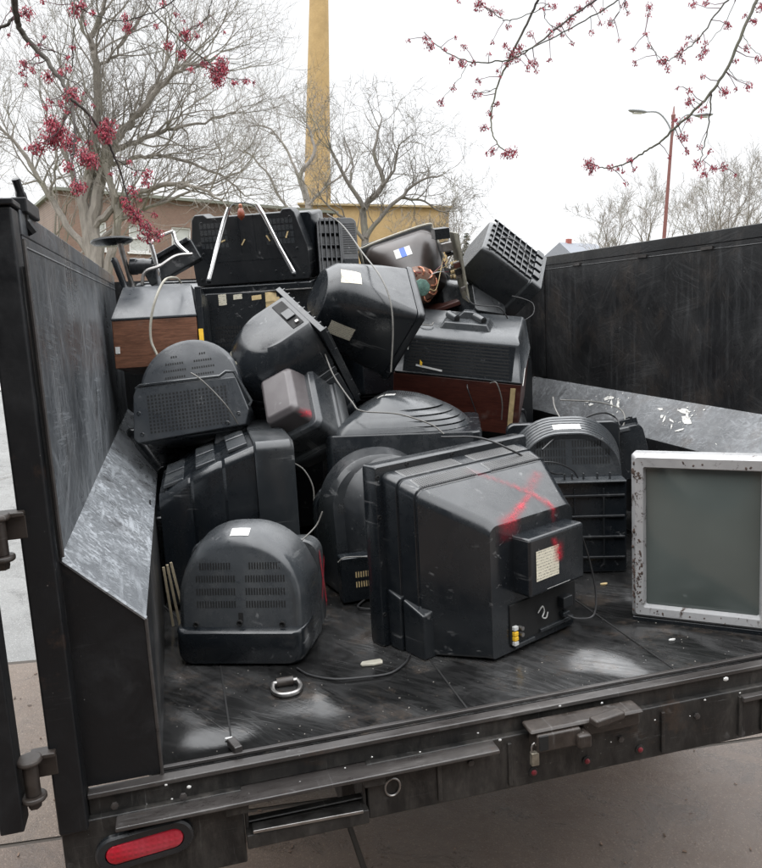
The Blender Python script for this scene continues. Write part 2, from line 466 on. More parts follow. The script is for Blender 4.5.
# ------------------------------------------------------------------ televisions
def tv_bezel(root, w, D, h, b, mat, r=.018, scr=True, frame=.035, framemat=None):
    bm = bmesh.new()
    x0, x1 = -w/2, w/2
    S = [sec(D-b, x0+.004, x1-.004, .004, h-.004, r, r), sec(D-b+.006, x0, x1, 0, h, r, r), sec(D-.012, x0, x1, 0, h, r, r),
         sec(D, x0+.008, x1-.008, .008, h-.008, r, r), sec(D, x0+frame, x1-frame, frame, h-frame, r*.7, r*.7),
         sec(D-.018, x0+frame+.01, x1-frame-.01, frame+.01, h-frame-.01, r*.6, r*.6)]
    loft(bm, S, True, not scr)
    o = obj('bezel', bm, framemat or mat, root)
    if scr:
        bm = bmesh.new(); n = 12; G = []
        for i in range(n+1):
            row = []
            for j in range(n+1):
                a, c = i/n*2-1, j/n*2-1
                row.append(bm.verts.new((a*(w/2-frame-.006), D-.018+.010*(1-a*a)*(1-c*c)+.002, h/2+c*(h/2-frame-.006))))
            G.append(row)
        for i in range(n):
            for j in range(n): bm.faces.new((G[i][j], G[i+1][j], G[i+1][j+1], G[i][j+1]))
        obj('screen', bm, M_GLASS, root)
    return o
def shell(root, secs, mat, cap0=True, name='back_shell', bevel=.004):
    bm = bmesh.new(); loft(bm, secs, cap0, True)
    tree = bvh_of(bm); obj(name, bm, mat, root, bevel=bevel); return tree
def part_box(root, name, c, s, mat, R=None, bevel=.003):
    bm = bmesh.new(); box(bm, c, s, R); return obj(name, bm, mat, root, bevel=bevel)
def ridged(a, b, n, k=.005):
    """sections between loops a and b with n stepped grooves"""
    out = []
    for i in range(n):
        t0, t1, t2 = i/n, (i+.7)/n, (i+.72)/n
        out += [lerp_sec(a, b, t0), lerp_sec(a, b, t1), shrink(lerp_sec(a, b, t2), k), shrink(lerp_sec(a, b, (i+.98)/n), k)]
    out.append(b); return out
TG = 'scrapped tube televisions heaped in the trailer'
def tv(name, M, label, group=TG, cat='television'):
    return empty(name, MT @ M, label, cat, group)
X_, Y_, Z_ = V((1, 0, 0)), V((0, 1, 0)), V((0, 0, 1))

# ================================================================== THE TELEVISIONS
# ---- A: the big one in front
w, D, h = .642, .42, .537
A = tv('tube_television', pose((1.0315, .2939, 0), (.0, .0, .4172)), 'large black tube television in front with red sprayed X and label on its back')
D = .36
tv_bezel(A, w, D, h, .065, P_BLACK, r=.008)
y0 = D-.065
def a_sec(y, k, zt, rt=.03):
    return sec(y, -w*k, w*k, .0+(.47-k)*.06, zt, rt, .012)
sa = [a_sec(y0+.001, .462, h-.022, .024), a_sec(y0-.052, .452, h-.034, .028), shrink(a_sec(y0-.054, .45, h-.036, .028), .006),
      shrink(a_sec(y0-.060, .45, h-.036, .028), .006), a_sec(y0-.062, .448, h-.038, .03), a_sec(y0-.112, .432, h-.056, .03),
      shrink(a_sec(y0-.114, .431, h-.058, .03), .006), shrink(a_sec(y0-.120, .43, h-.060, .03), .006), a_sec(y0-.122, .428, h-.062, .034),
      a_sec(.02, .285, .400, .035), a_sec(.0, .272, .385, .03)]
bmA = bmesh.new(); loft(bmA, sa, True, True); tA = bvh_of(bmA)
obj('back_shell', bmA, P_BLACK, A, bevel=.003)
part_box(A, 'neck_housing', (.03, -.012, .262), (.235, .10, .165), P_BLACK, bevel=.009)
for dx in (0, .0): pass
bm = bmesh.new()
for (ya, yb, za, zb, xo) in ((y0-.004, y0-.060, .175, .160, 0), (y0-.064, y0-.150, .158, .130, .006)):
    x0_, x1_ = -w*.468+xo, -w*.468+.11
    q_ = [bm.verts.new(p) for p in ((x0_, ya, .0), (x1_, ya, .0), (x1_, yb, .0), (x0_, yb, .0), (x0_, ya, za), (x1_, ya, za+.02), (x1_, yb, zb+.02), (x0_, yb, zb))]
    for f in ((3, 2, 1, 0), (4, 5, 6, 7), (0, 1, 5, 4), (1, 2, 6, 5), (2, 3, 7, 6), (3, 0, 4, 7)): bm.faces.new([q_[i] for i in f])
obj('speaker_block', bm, P_BLACK, A, bevel=.006)
# dotted vent fields on the sloping top
regs = []
for cy, ww in ((y0-.028, .200), (y0-.092, .19)):
    for sx in (-1, 1):
        regs.append(((sx*.140, cy, h+.05), X_, Y_, -Z_, 27, 7, .215/27, .0062, .0046, .0036))
for k, r in enumerate(regs):
    bm = bmesh.new(); strip(bm, tA, r[0], X_, Y_, -Z_, .225, .047, .0005, 12, 4); obj('vent_panel', bm, P_VENT, A)
slots(tA, regs, A, off=.0032)
# recessed jack panel with its sockets
bm = bmesh.new(); box(bm, (.035, .000, .092), (.285, .010, .115)); obj('jack_panel', bm, M_SLOT, A, bevel=.002)
part_box(A, 'ledge_strip', (-.055, -.006, .028), (.085, .014, .014), P_DARK)
part_box(A, 'ledge_strip', (.085, -.006, .042), (.15, .014, .012), P_DARK)
for z, m in ((.082, M_WHITE), (.066, M_YEL), (.052, M_YEL), (.038, M_WHITE)):
    part_box(A, 'jack_socket', (-.093, -.009, z), (.016, .012, .012), m, bevel=.002)
for z in (.078, .06):
    bm = bmesh.new(); lathe(bm, [(.006, -.016), (.006, 0)], 12, Matrix.Translation((-.073, -.004, z))); obj('jack_socket', bm, M_STEEL, A)
cord(A, [(.0, -.012, .10), (.012, -.018, .118), (.022, -.016, .10), (.012, -.018, .086), (.03, -.016, .078), (.04, -.014, .092)], .0025, M_PAPERW, 'cable_tie', True)
part_box(A, 'plug_socket', (.115, -.014, .105), (.042, .03, .032), P_BLACK2)
part_box(A, 'cord_grip', (.115, -.012, .066), (.03, .022, .014), P_DARK)
cord(A, [(.118, -.02, .062), (.135, -.045, .052), (.19, -.06, .05), (.215, -.05, .11), (.21, -.035, .2), (.185, -.03, .275), (.15, -.04, .33)], .0036, M_CORD, 'power_cord', True)
tH = BVHTree.FromPolygons([V(p) for p in [(-.0875, -.0625, .18), (.1475, -.0625, .18), (.1475, -.0625, .345), (-.0875, -.0625, .345)]], [[0, 1, 2, 3]])
sticker(tH, A, (-.016, -.0625, .264), X_, Z_, Y_, .095, .085, M_PAPER)
spray(tA, A, (.02, .10, .5), X_, Y_, V((0, .35, -1)), .46, .32, [(-.06, .10, .02, -.01, .9, .22), (.02, -.01, .05, -.07, .8, .5), (.05, -.07, .07, -.15, .9, .8), (.15, .01, .05, -.05, 1.6, .22), (.05, -.06, -.03, -.10, .8, .6), (-.03, -.10, -.12, -.145, 1.1, .9), (-.10, -.14, -.135, -.15, 1.8, 1)], .010)
spray(tH, A, (.005, -.0625, .293), X_, Z_, Y_, .11, .08, [(.0, .04, .022, .0, .7, .7), (.024, -.0, .026, -.02, 1.3, .95)], .012, 20)
bm = bmesh.new(); strip(bm, bvh_of(bmesh.new()) if False else tH, (.03, -.0625, .19), X_, Z_, Y_, .1, .0016); obj('scratch', bm, M_WHITE, A)
screws(A, [(-w*.485, y0, .505), (-w*.485, y0, .10), (-.2, y0, h-.012), (-.02, y0, h-.012), (.2, y0, h-.012), (-w*.485, y0, .39)], (0, -1, 0), .007)

# ---- B: small domed set in front left
w, D, h = .40, .27, .375
B = tv('tube_television', pose((.2143, .4799, 0), (0, 0, -.37)), 'small dark grey round-topped television in the front left corner with four rows of slots')
tv_bezel(B, w, D, h*.80, .07, P_GREY, r=.05)
sB = [sec(D-.071, -w*.488, w*.488, 0, h*.79, .10, .02), sec(D-.09, -w*.48, w*.48, 0, h, .175, .02), sec(.10, -w*.47, w*.47, 0, h*.985, .18, .02),
      sec((.05, .085), -w*.465, w*.465, .0, h*.965, .18, .03), sec((.022, .062), -w*.455, w*.455, .0, h*.94, .178, .04), sec((.008, .050), -w*.438, w*.438, .0, h*.912, .17, .04), sec((.0, .042), -w*.41, w*.41, .01, h*.88, .158, .04)]
tB = shell(B, sB, P_GREY)
bm = bmesh.new(); loft(bm, [sec(.17, -w*.47, w*.47, .0, .098, .004, .03), sec(.05, -w*.475, w*.475, .0, .104, .004, .035), sec(.008, -w*.462, w*.462, .001, .106, .006, .035), sec(-.010, -w*.44, w*.44, .004, .103, .010, .035), sec(-.017, -w*.41, w*.41, .010, .098, .012, .03)])
obj('base_skirt', bm, P_BLACK, B)
regs = []
for k in range(4):
    for sx in (-1, 1):
        regs.append(((sx*.072+.005, 0, .17+k*.036), X_, Z_, Y_, 15 if k < 3 else 12, 1, .0078, 1, .0036, .019))
slots(tB, regs, B)
slots(tB, [((.003, 0, .135), X_, Z_, Y_, 1, 1, 1, 1, .014, .022)], B, 'hook_slot')
screws(B, [(-.125, .001, .118), (.125, .001, .118), (.003, 0.0, .122)], (0, -1, 0), .009)
sticker(tB, B, (.0, .085, h), X_, Y_, -Z_, .055, .03, M_WHITE, 'white_sticker')
tBb = BVHTree.FromPolygons([V(p) for p in [(w/2, .17, .02), (w/2, D, .02), (w/2, D, .3), (w/2, .17, .3)]], [[0, 1, 2, 3]])
spray(tBb, B, (w/2, D-.04, .17), Y_, Z_, -X_, .08, .22, [(-.03, .09, .03, -.09, .8), (.03, .05, -.03, -.05, .8)], .010, 24)
cord(B, [(.175, .10, .33), (.21, .14, .36), (.23, .15, .40)], .003, M_CORDG, 'antenna_wire', True)

# ---- C: tall ribbed set turned sideways on the left
w, D, h = .60, .448, .56
C_ = tv('tube_television', pose((.0245, 1.205, 0), (0, 0, -1.60)), 'tall black ribbed television turned sideways, standing behind the small front one')
tv_bezel(C_, w, D, h, .13, P_DARK, r=.035)
y0 = D-.13
sC = [sec(y0, -w*.47, w*.47, .01, h-.015, .03, .02), sec(y0*.69, -w*.46, w*.46, .01, h-.05, .03, .02), shrink(sec(y0*.68, -w*.46, w*.46, .01, h-.052, .03, .02), .003),
      shrink(sec(y0*.66, -w*.455, w*.455, .01, h-.056, .03, .02), .003), sec(y0*.63, -w*.455, w*.455, .01, h-.058, .03, .02), sec(y0*.36, -w*.44, w*.44, .01, h-.095, .03, .02),
      shrink(sec(y0*.35, -w*.44, w*.44, .01, h-.097, .03, .02), .003), shrink(sec(y0*.33, -w*.43, w*.43, .01, h-.10, .03, .02), .003), sec(y0*.30, -w*.43, w*.43, .01, h-.105, .03, .02),
      sec(0, -w*.40, w*.40, .02, h-.16, .04, .02)]
tC = shell(C_, sC, P_BLACK)
bm = bmesh.new()
for yy, hh in ((y0*.84, h-.02), (y0*.5, h-.066), (y0*.16, h-.12)):
    for k in range(2): box(bm, (w*(.22-.34*k), yy, hh-.006), (w*.28, y0*.22, .014), rx(.30))
obj('top_rib', bm, P_GREY, C_, bevel=.004)
bm = bmesh.new(); box(bm, (0, -.05, .2), (.22, .11, .2)); obj('neck_housing', bm, P_BLACK, C_, bevel=.01)
cord(C_, [(150, 500, 1.0), (152, 530, .98), (156, 570, .96), (160, 600, .95), (177, 618, .86)], .004)
cord(C_, [(292, 462, 1.15), (304, 470, 1.12), (313, 487, 1.1), (314, 508, 1.08)], .0035, M_CORDG, 'antenna_wire')

# ---- D: rounded set behind the big one
D_ = tv('tube_television', pose((.765, .85, 0), (0, 0, .02)), 'smooth black humped television, half hidden left of the big front one')
w, D, h = .44, .25, .485
tv_bezel(D_, w, D, h*.75, .05, P_BLACK, r=.10)
sD = [sec(D-.05, -w*.48, w*.48, 0, h*.75, .15, .02), sec(D-.07, -w*.47, w*.47, 0, h, .2, .02), sec((.05, .12), -w*.42, w*.42, 0, h-.02, .17, .02), sec((.03, .105), -w*.40, w*.40, .01, h-.04, .16, .02)]
tD = shell(D_, sD, P_BLACK2)
bm = bmesh.new(); loft(bm, [sec((.05, .12), -.15, .2, .02, .46, .16, .02), sec((-.03, .07), -.10, .2, .02, .43, .15, .02), sec((-.045, .06), -.085, .2, .03, .41, .14, .02)])
tDh = bvh_of(bm); obj('hump', bm, P_BLACK2, D_, bevel=.006)
slots(tD, [((-.13, 0, .30), X_, Z_, Y_, 7, 4, .009, .009, .005, .005)], D_)
part_box(D_, 'connector_tray', (.0, -.02, .085), (w*.86, .06, .155), P_BLACK, bevel=.006)
tDt = BVHTree.FromPolygons([V(p) for p in [(-.2, -.051, 0), (.2, -.051, 0), (.2, -.051, .16), (-.2, -.051, .16)]], [[0, 1, 2, 3]])
slots(tDt, [((-.11, -.051, .085), X_, Z_, Y_, 8, 2, .0085, .034, .004, .02)], D_, 'brass_contacts', M_TAN)
cord(D_, [(-.20, -.055, .155), (-.17, -.06, .17), (-.06, -.058, .155), (.05, -.06, .14)], .003, M_CORDG, 'antenna_wire', True)
cord(D_, [(-.1, -.03, .01), (-.15, -.10, .008), (-.06, -.15, .008), (.02, -.13, .01)], .004, M_CORD, 'power_cord', True)

# ---- E: set lying on its face, ridged top to the right
w, D, h = .50, .62, .58
E_ = tv('tube_television', axes((.70, 1.40, .635), (0, 0, -1), (.92, -.34, .0)), 'dark television lying on its face behind the big front one, with curved ridges')
tv_bezel(E_, w, D, h, .50, P_BLACK, r=.04, scr=True)
def eS(t, g=0):
    k = t**2.3
    return sec(.185*(1-t), -w*.49+.12*k, w*.49-.12*k, .01+.20*k, h-.02-.22*k-g*2.2, .21*(1-.25*t), .05)
sE = [eS(0)]
for i in range(7):
    a = .06+i*.10
    sE += [eS(a), eS(a+.072), eS(a+.076, .009), eS(a+.096, .009)]
sE += [eS(.77), eS(.9), eS(.97, .004), eS(1.0, .02)]
tE = shell(E_, sE, P_GREY, bevel=.002)
slots(tE, [((-.0, 0, .26), Z_, X_, Y_, 22, 1, .0085, 1, .0035, .11), ((-.17, 0, .27), Z_, X_, Y_, 12, 1, .0085, 1, .003, .01)], E_)
sticker(tE, E_, (.04, 0, .22), Z_, X_, Y_, .07, .05, M_PAPERW)
tEb = BVHTree.FromPolygons([V(p) for p in [(w/2, .1, 0), (w/2, D, 0), (w/2, D, h), (w/2, .1, h)]], [[0, 1, 2, 3]])
slots(tEb, [((w/2, .22, .08), Z_, Y_, -X_, 9, 10, .011, .011, .004, .004)], E_, 'speaker_holes')

# ---- F: arched grille set right of the big one
w, D, h = .42, .31, .54
F_ = tv('tube_television', pose((1.43, .80, 0), (0, 0, -.35)), 'black television with a half-round slotted grille, between the big and the silver ones')
tv_bezel(F_, w*1.02, D, h*.93, .05, P_BLACK, r=.03)
a0 = sec(D-.05, -w*.49, w*.49, 0, h*.93, .16, .02); a1 = sec((.05, .10), -w*.44, w*.44, .0, h*.90, .155, .02)
a0b = sec(D-.07, -w*.50, w*.50, 0, h*.98, .175, .02)
tF = shell(F_, [a0, a0b]+ridged(a0b, a1, 7, .004)+[sec((.055, .112), -w*.40, w*.40, .0, h*.86, .14, .02)], P_GREY)
slots(tF, [((0, 0, h*.77), X_, Z_, Y_, 30, 3, .0098, .031, .0042, .024, lambda a, b: (abs(a) > .012) and (a/.155)**2+((b+.035)/.10)**2 < 1)], F_)
bm = bmesh.new(); box(bm, (-.0, .035, h*.31), (w*.86, .11, h*.62)); obj('lower_housing', bm, P_BLACK, F_, bevel=.008)
bm = bmesh.new()
for k in range(4): box(bm, (-.0, -.024, .06+k*.075), (w*.82, .012, .008))
for k in range(3): box(bm, (-.10+k*.10, -.022, .17), (.006, .010, .28))
obj('housing_rib', bm, P_BLACK2, F_, bevel=.002)
bm = bmesh.new(); box(bm, (.0, .0, h*.622), (w*.84, .075, .006)); obj('shelf_lip', bm, P_GREY, F_, bevel=.002)
for k in range(7): part_box(F_, 'clip', (-.12+.04*k+random.Random(k).uniform(-.01, .01), .0, h*.622+.0145), (.006, .012, .022), P_DARK, bevel=.001)
sticker(tF, F_, (.0, .16, h), X_, Y_, -Z_, .1, .05, M_PAPERW)
cord(F_, [(441, 437, .62), (480, 438, .60), (515, 452, .57), (550, 472, .66), (562, 474, .80)], .0042)
cord(F_, [(536, 462, .72), (556, 463, .74), (572, 470, .78), (578, 478, .8)], .0035)

# ---- G: silver set facing the camera
w, D, h = .388, .30, .5037
G_ = tv('tube_television', pose((1.7851, .519, -.0007), (.0008, .0379, 2.4196)), 'silver framed television with a grey glass screen standing at the right edge of the bed')
G_.matrix_world = MT @ pose((1.7851, .519, 0), (.0008, .0379, 2.4196)) @ Matrix.Translation((0, .098, 0))
bm = bmesh.new(); x0, x1 = -w/2, w/2; fr = .034
loft(bm, [sec(D-.06, x0, x1, 0, h, .01, .01), sec(D-.014, x0, x1, 0, h, .01, .01), sec(D, x0+.012, x1-.012, .012, h-.012, .008, .008),
          sec(D-.002, x0+fr, x1-fr, fr, h-fr-.006, .006, .006), sec(D-.022, x0+fr+.006, x1-fr-.006, fr+.006, h-fr-.012, .006, .006)], True, False)
obj('bezel', bm, M_SILVER, G_)
bm = bmesh.new(); n = 16; G = [[bm.verts.new(((i/n*2-1)*(w/2-fr-.002), D-.024+.018*(1-(i/n*2-1)**2)*(1-(j/n*2-1)**2), h/2-.003+(j/n*2-1)*(h/2-fr-.004))) for j in range(n+1)] for i in range(n+1)]
for i in range(n):
    for j in range(n): bm.faces.new((G[i][j], G[i+1][j], G[i+1][j+1], G[i][j+1]))
obj('screen', bm, M_GLASS, G_)
part_box(G_, 'base_strip', (0, D-.035, -.006), (w*.99, .06, .016), P_BLACK)
shell(G_, [sec(D-.06, -w*.49, w*.49, .005, h-.005, .02, .02), sec(D-.12, -w*.47, w*.47, .01, h-.02, .03, .02), sec(.0, -w*.3, w*.3, .08, h-.12, .03, .02)], P_BLACK)
rr = random.Random(5)
bm = bmesh.new()
for k in range(130):
    if k < 80: x, z = w/2-rr.uniform(.004, .03), abs(rr.gauss(.13, .06))
    elif k < 108: x, z = w/2-rr.uniform(.004, .028), h-.05-abs(rr.gauss(0, .03))
    else: x, z = rr.uniform(-w/2, w/2), rr.choice((rr.uniform(.012, .03), h-.03+rr.uniform(-.01, .008)))
    if z < .012: continue
    s_ = rr.uniform(.0015, .006)*(1 if k < 125 else .5)
    r_ = bmesh.ops.create_icosphere(bm, subdivisions=1, radius=1)
    bmesh.ops.transform(bm, matrix=Matrix.Translation((x, D-.003, z)) @ rz(0).to_4x4() @ ry(rr.uniform(-.6, .6)).to_4x4() @ Matrix.Diagonal((s_*.8, .0038, s_*rr.uniform(.8, 2), 1)), verts=r_['verts'])
obj('mud_crust', bm, M_CHIP, G_)

# ---- H: half-round top with pierced lower back
w, D, h = .43, .355, .39
H_ = tv('tube_television', pose((.1425, 1.3021, .5412), (-.2682, -.0501, -.2601)), 'slate television with half-round embossed top and pierced lower back by the left wall')
tv_bezel(H_, w, D, h*.93, .05, P_BLACK, r=.03)
tHs = shell(H_, [sec(D-.05, -w*.48, w*.48, 0, h*.93, .15, .02), sec(D-.07, -w*.48, w*.48, 0, h, .2, .02), sec((.06, .10), -w*.46, w*.46, 0, h*.99, .2, .02), sec((.045, .09), -w*.44, w*.44, .005, h*.95, .19, .02)], P_BLUE)
# lower back: a plate with a grid of holes
bm = bmesh.new()
pl = [(-.215, .02), (-.20, 0), (.205, .015), (.225, .07), (.19, .20), (-.185, .21), (-.20, .18)]
f = bm.faces.new([bm.verts.new((x, .0, z)) for x, z in pl]); r_ = bmesh.ops.extrude_face_region(bm, geom=[f])
bmesh.ops.translate(bm, verts=[g for g in r_['geom'] if isinstance(g, bmesh.types.BMVert)], vec=(0, .09, 0))
tHp = bvh_of(bm); obj('lower_back', bm, P_BLUE, H_, bevel=.006)
slots(tHp, [((-.0, 0, .10), X_, Z_, Y_, 22, 11, .0138, .0135, .0075, .008)], H_, 'pierced_holes')
slots(tHs, [((sx*.055, 0, h*.62+k*.027), X_, Z_, Y_, [9, 10, 8, 3][k], 1, .009, 1, .005, .008) for k in range(4) for sx in (-1, 1)], H_, 'embossed_marks')
bm = bmesh.new(); tube(bm, [(-.19, .01, .205), (-.17, .0, .214), (.13, .0, .208), (.155, .0, .222), (.185, .004, .218), (.235, .01, .10), (.225, .01, .085)], .006, 6); obj('rim_ridge', bm, P_GREY, H_)
screws(H_, [(-.18, 0, .03), (-.185, 0, .11), (.14, 0, .03), (.185, 0, .06)], (0, -1, 0), .008, P_BLACK)
cord(H_, [(191, 373, 1.28), (199, 378, 1.25), (214, 392, 1.24), (228, 408, 1.23), (238, 424, 1.25)], .0035, M_CORDG)

# ---- I: walnut cabinet with slate hood
w, D, h = .335, .40, .35
I_ = tv('wood_television', pose((.0421, 1.6639, .7844), (-.1344, .003, -.1189)), 'small walnut-veneer television with a grey sloping hood against the left wall')
part_box(I_, 'cabinet', (0, D*.5, h*.275), (w, D, h*.55), W_I, bevel=.004)
bm = bmesh.new()
for k, (s_, z, yy) in enumerate(((.505, h*.551, 0), (.505, h*.60, .0), (.43, h*.985, .36), (.415, h, .38))):
    pass
def frus(bm, levels):
    R = [[bm.verts.new(p) for p in ((x0, y0, z), (x1, y0, z), (x1, y1, z), (x0, y1, z))] for (x0, x1, y0, y1, z) in levels]
    for a, b in zip(R, R[1:]):
        for k in range(4): bm.faces.new((a[k], a[(k+1) % 4], b[(k+1) % 4], b[k]))
    bm.faces.new(R[0][::-1]); bm.faces.new(R[-1])
frus(bm, [(-w*.505, w*.505, -.003, D+.003, h*.551), (-w*.505, w*.505, -.003, D+.003, h*.575), (-w*.40, w*.43, D*.33, D*.95, h*.99), (-w*.39, w*.42, D*.36, D*.93, h*1.0)])
obj('hood', bm, P_BLUE, I_, bevel=.004)
part_box(I_, 'front_bezel', (w*.5+.014, D*.5, h*.45), (.026, D*.98, h*.9), P_BLACK, bevel=.004)
part_box(I_, 'warning_label', (w*.5+.014, -.000, h*.30), (.018, .012, .07), M_YEL, bevel=.001)
part_box(I_, 'price_tag', (-w*.455, -.001, h*.21), (.018, .004, .028), M_WHITE, bevel=.001)
cord(I_, [(181, 283, 1.80), (176, 278, 1.76), (165, 280, 1.66), (156, 298, 1.60), (151, 320, 1.58), (151, 340, 1.57), (157, 355, 1.56)], .0065, M_CORDB)

# ---- J: big set on top with pale-slotted back and chrome legs
w, D, h = .544, .34, .325
J_ = tv('tube_television', pose((.4944, 2.1033, 1.1114), (.1434, -.0344, -.4196)), 'wide black television crowning the pile with two chrome rods across its back')
bm = bmesh.new()
o1 = [(-.5, 0), (.5, .02), (.52, .10), (.52, .45), (.43, .94), (.40, 1.0), (.33, 1.0), (.31, .955), (-.33, .955), (-.36, 1.0), (-.44, 1.0), (-.47, .93), (-.515, .5), (-.51, .1)]
f = bm.faces.new([bm.verts.new((x*w, 0, z*h)) for x, z in o1]); r_ = bmesh.ops.extrude_face_region(bm, geom=[f])
bmesh.ops.translate(bm, verts=[g for g in r_['geom'] if isinstance(g, bmesh.types.BMVert)], vec=(0, .10, 0))
tJ = bvh_of(bm); obj('back_shell', bm, P_BLACK2, J_, bevel=.006)
tv_bezel(J_, w*1.06, D, h*.93, .24, P_BLACK, r=.02)
part_box(J_, 'bottom_ledge', (.0, .045, -.018), (w*1.06, .16, .03), P_BLACK, bevel=.004)
part_box(J_, 'bright_trim', (.0, -.036, -.034), (w*1.05, .006, .006), M_STEEL, bevel=.001)
regs = [((sx*w*.27+ox, 0, h*.70), X_, Z_, Y_, 7, 4, .019, .030, .016, .024) for sx, ox in ((-1, -.01), (1, .01))]
slots(tJ, regs, J_, mat=P_GREY)  # grey painted on stands in for daylight showing through the openings
slots(tJ, [((w*.02, 0, h*.33), X_, Z_, Y_, 1, 1, 1, 1, w*.80, .003), ((w*.07, 0, h*.70), X_, Z_, Y_, 1, 1, 1, 1, .003, h*.5), ((-w*.06, 0, h*.7), X_, Z_, Y_, 1, 1, 1, 1, .003, h*.5)], J_, 'panel_seam', P_BLACK)
screws(J_, [(-.22, 0, h*.45), (.23, 0, h*.45), (-.245, 0, .03), (.25, 0, .03), (-.1, 0, .05), (.12, 0, .05), (-.21, 0, h*.88), (.21, 0, h*.88)], (0, -1, 0), .007, P_DARK)
bm = bmesh.new()
for (x, z, a) in ((-.02, .19, .6), (.10, .20, -.5), (.115, .235, .2), (-.12, .2, 1.2), (.19, .21, .4)): box(bm, (x, -.002, z), (.006, .004, .03), ry(a))
obj('exposed_wire', bm, M_TAN, J_)
CH = tv('chrome_rods', pose((.45, 1.99, 1.15)), 'pair of chrome legs joined by a thin wire, leaning on the wide top television', 'loose legs', 'chrome stand')
for pts in ([(229, 208, 2.02), (224, 222, 2.02), (216, 252, 1.98), (209, 280, 1.95)], [(257, 205, 2.04), (264, 216, 2.03), (279, 246, 2.0), (294, 273, 1.97)]):
    inv = CH.matrix_world.inverted(); bm = bmesh.new(); tube(bm, [inv @ (MT @ at(*p)) for p in pts], .011, 12); obj('leg', bm, M_CHROME, CH)
cord(CH, [(229, 209, 2.02), (234, 204, 2.05), (246, 203, 2.06), (257, 207, 2.04)], .0035, M_CORD, 'joining_wire')
for p, q in (((209, 281, 1.945), 0), ((294, 274, 1.965), 0)):
    c_ = CH.matrix_world.inverted() @ (MT @ at(*p)); bm = bmesh.new(); bmesh.ops.create_icosphere(bm, subdivisions=2, radius=.013, matrix=Matrix.Translation(c_)); obj('foot', bm, P_BLACK, CH)
p_ = at(241, 214, 1.99)
LB = tv('small_lamp_bulb', pose(p_), 'tiny orange-brown glass bulb hanging on the top edge of the wide top television', 'loose bits', 'bulb')
bm = bmesh.new(); lathe(bm, [(.004, .028), (.010, .022), (.015, .010), (.017, -.002), (.014, -.014), (.006, -.022), (.002, -.028)], 14, rx(PI/2).to_4x4()); obj('glass', bm, M_ORANGE, LB)
bm = bmesh.new(); lathe(bm, [(.006, .026), (.008, .030), (.008, .040), (.004, .043)], 12, rx(PI/2).to_4x4()); obj('cap', bm, M_COPPER, LB)

# ---- K: domed set tipped on its face
w, D, h = .42, .43, .385
Ki = axes(at(296, 309, 1.40), (.42, .50, -.76), (-.90, -.06, -.46))
K_ = tv('tube_television', Ki, 'rounded black television tipped screen-down with a yellowed label, left of the pile centre')
tv_bezel(K_, w*1.04, D, h*.95, .06, P_BLACK, r=.03)
d0 = sec(D-.06, -w*.5, w*.5, 0, h*.97, .185, .01); d1 = sec(.10, -w*.45, w*.45, 0, h*.88, .18, .01)
sK = [d0]+[lerp_sec(d0, d1, .55), shrink(lerp_sec(d0, d1, .56), .006), shrink(lerp_sec(d0, d1, .60), .006), lerp_sec(d0, d1, .61), lerp_sec(d0, d1, .68), shrink(lerp_sec(d0, d1, .69), .005), shrink(lerp_sec(d0, d1, .72), .005), lerp_sec(d0, d1, .73), d1, sec(.045, -w*.40, w*.40, 0, h*.79, .155, .01), sec(.012, -w*.325, w*.325, 0, h*.67, .125, .01), sec(.0, -w*.29, w*.29, 0, h*.61, .11, .01)]
tK = shell(K_, sK, P_BLACK)
part_box(K_, 'jack_panel', (-.0, .0015, .040), (.20, .008, .05), M_SLOT, bevel=.003)
part_box(K_, 'jack_block', (-.01, -.006, .04), (.06, .01, .04), P_BLACK)
part_box(K_, 'jack_block', (-.08, -.006, .035), (.016, .012, .016), M_STEEL)
part_box(K_, 'bottom_plate', (0, D*.47, -.012), (w*.96, D*.92, .022), P_BLACK, bevel=.002)
bm = bmesh.new()
for k in range(9): box(bm, (-w*.44+k*w*.11, D*.47, -.028), (.008, D*.88, .014))
for k in range(5): box(bm, (0, D*(.08+.2*k), -.027), (w*.92, .008, .012))
obj('bottom_rib', bm, P_BLACK2, K_, bevel=.002)
sticker(tK, K_, (.03, .075, h), X_, Y_, -Z_, .09, .06, M_PAPER)
cord(K_, [(313, 330, 1.38), (324, 352, 1.30), (334, 376, 1.22), (352, 402, 1.12), (362, 411, 1.08), (398, 414, 1.05), (430, 424, 1.02), (444, 434, .99)], .0036, M_CORDG)

# ---- L: boxy humped set beside it
w, D, h = .345, .385, .365
L_ = tv('tube_television', pose((.625, 1.63, .885), (.2496, .7934, -1.4941)), 'charcoal humped television with a cream label, tipped on its side mid-pile')
tv_bezel(L_, w, D, h, .035, P_BLACK, r=.02)
tL = shell(L_, [sec(D-.035, -w*.49, w*.49, .005, h-.005, .03, .03), sec(D*.62, -w*.47, w*.47, .03, h-.01, .06, .03), sec(D*.25, -w*.42, w*.42, .05, h-.01, .12, .04), sec(.04, -w*.38, w*.38, .07, h-.02, .12, .04), sec(.0, -w*.32, w*.32, .09, h-.06, .10, .04)], P_BLACK)
sticker(tL, L_, (.03, .08, h), X_, Y_, -Z_, .07, .08, M_PAPER)
sticker(tL, L_, (w/2, .10, .17), Y_, Z_, -X_, .10, .06, M_PAPER, 'silver_label')

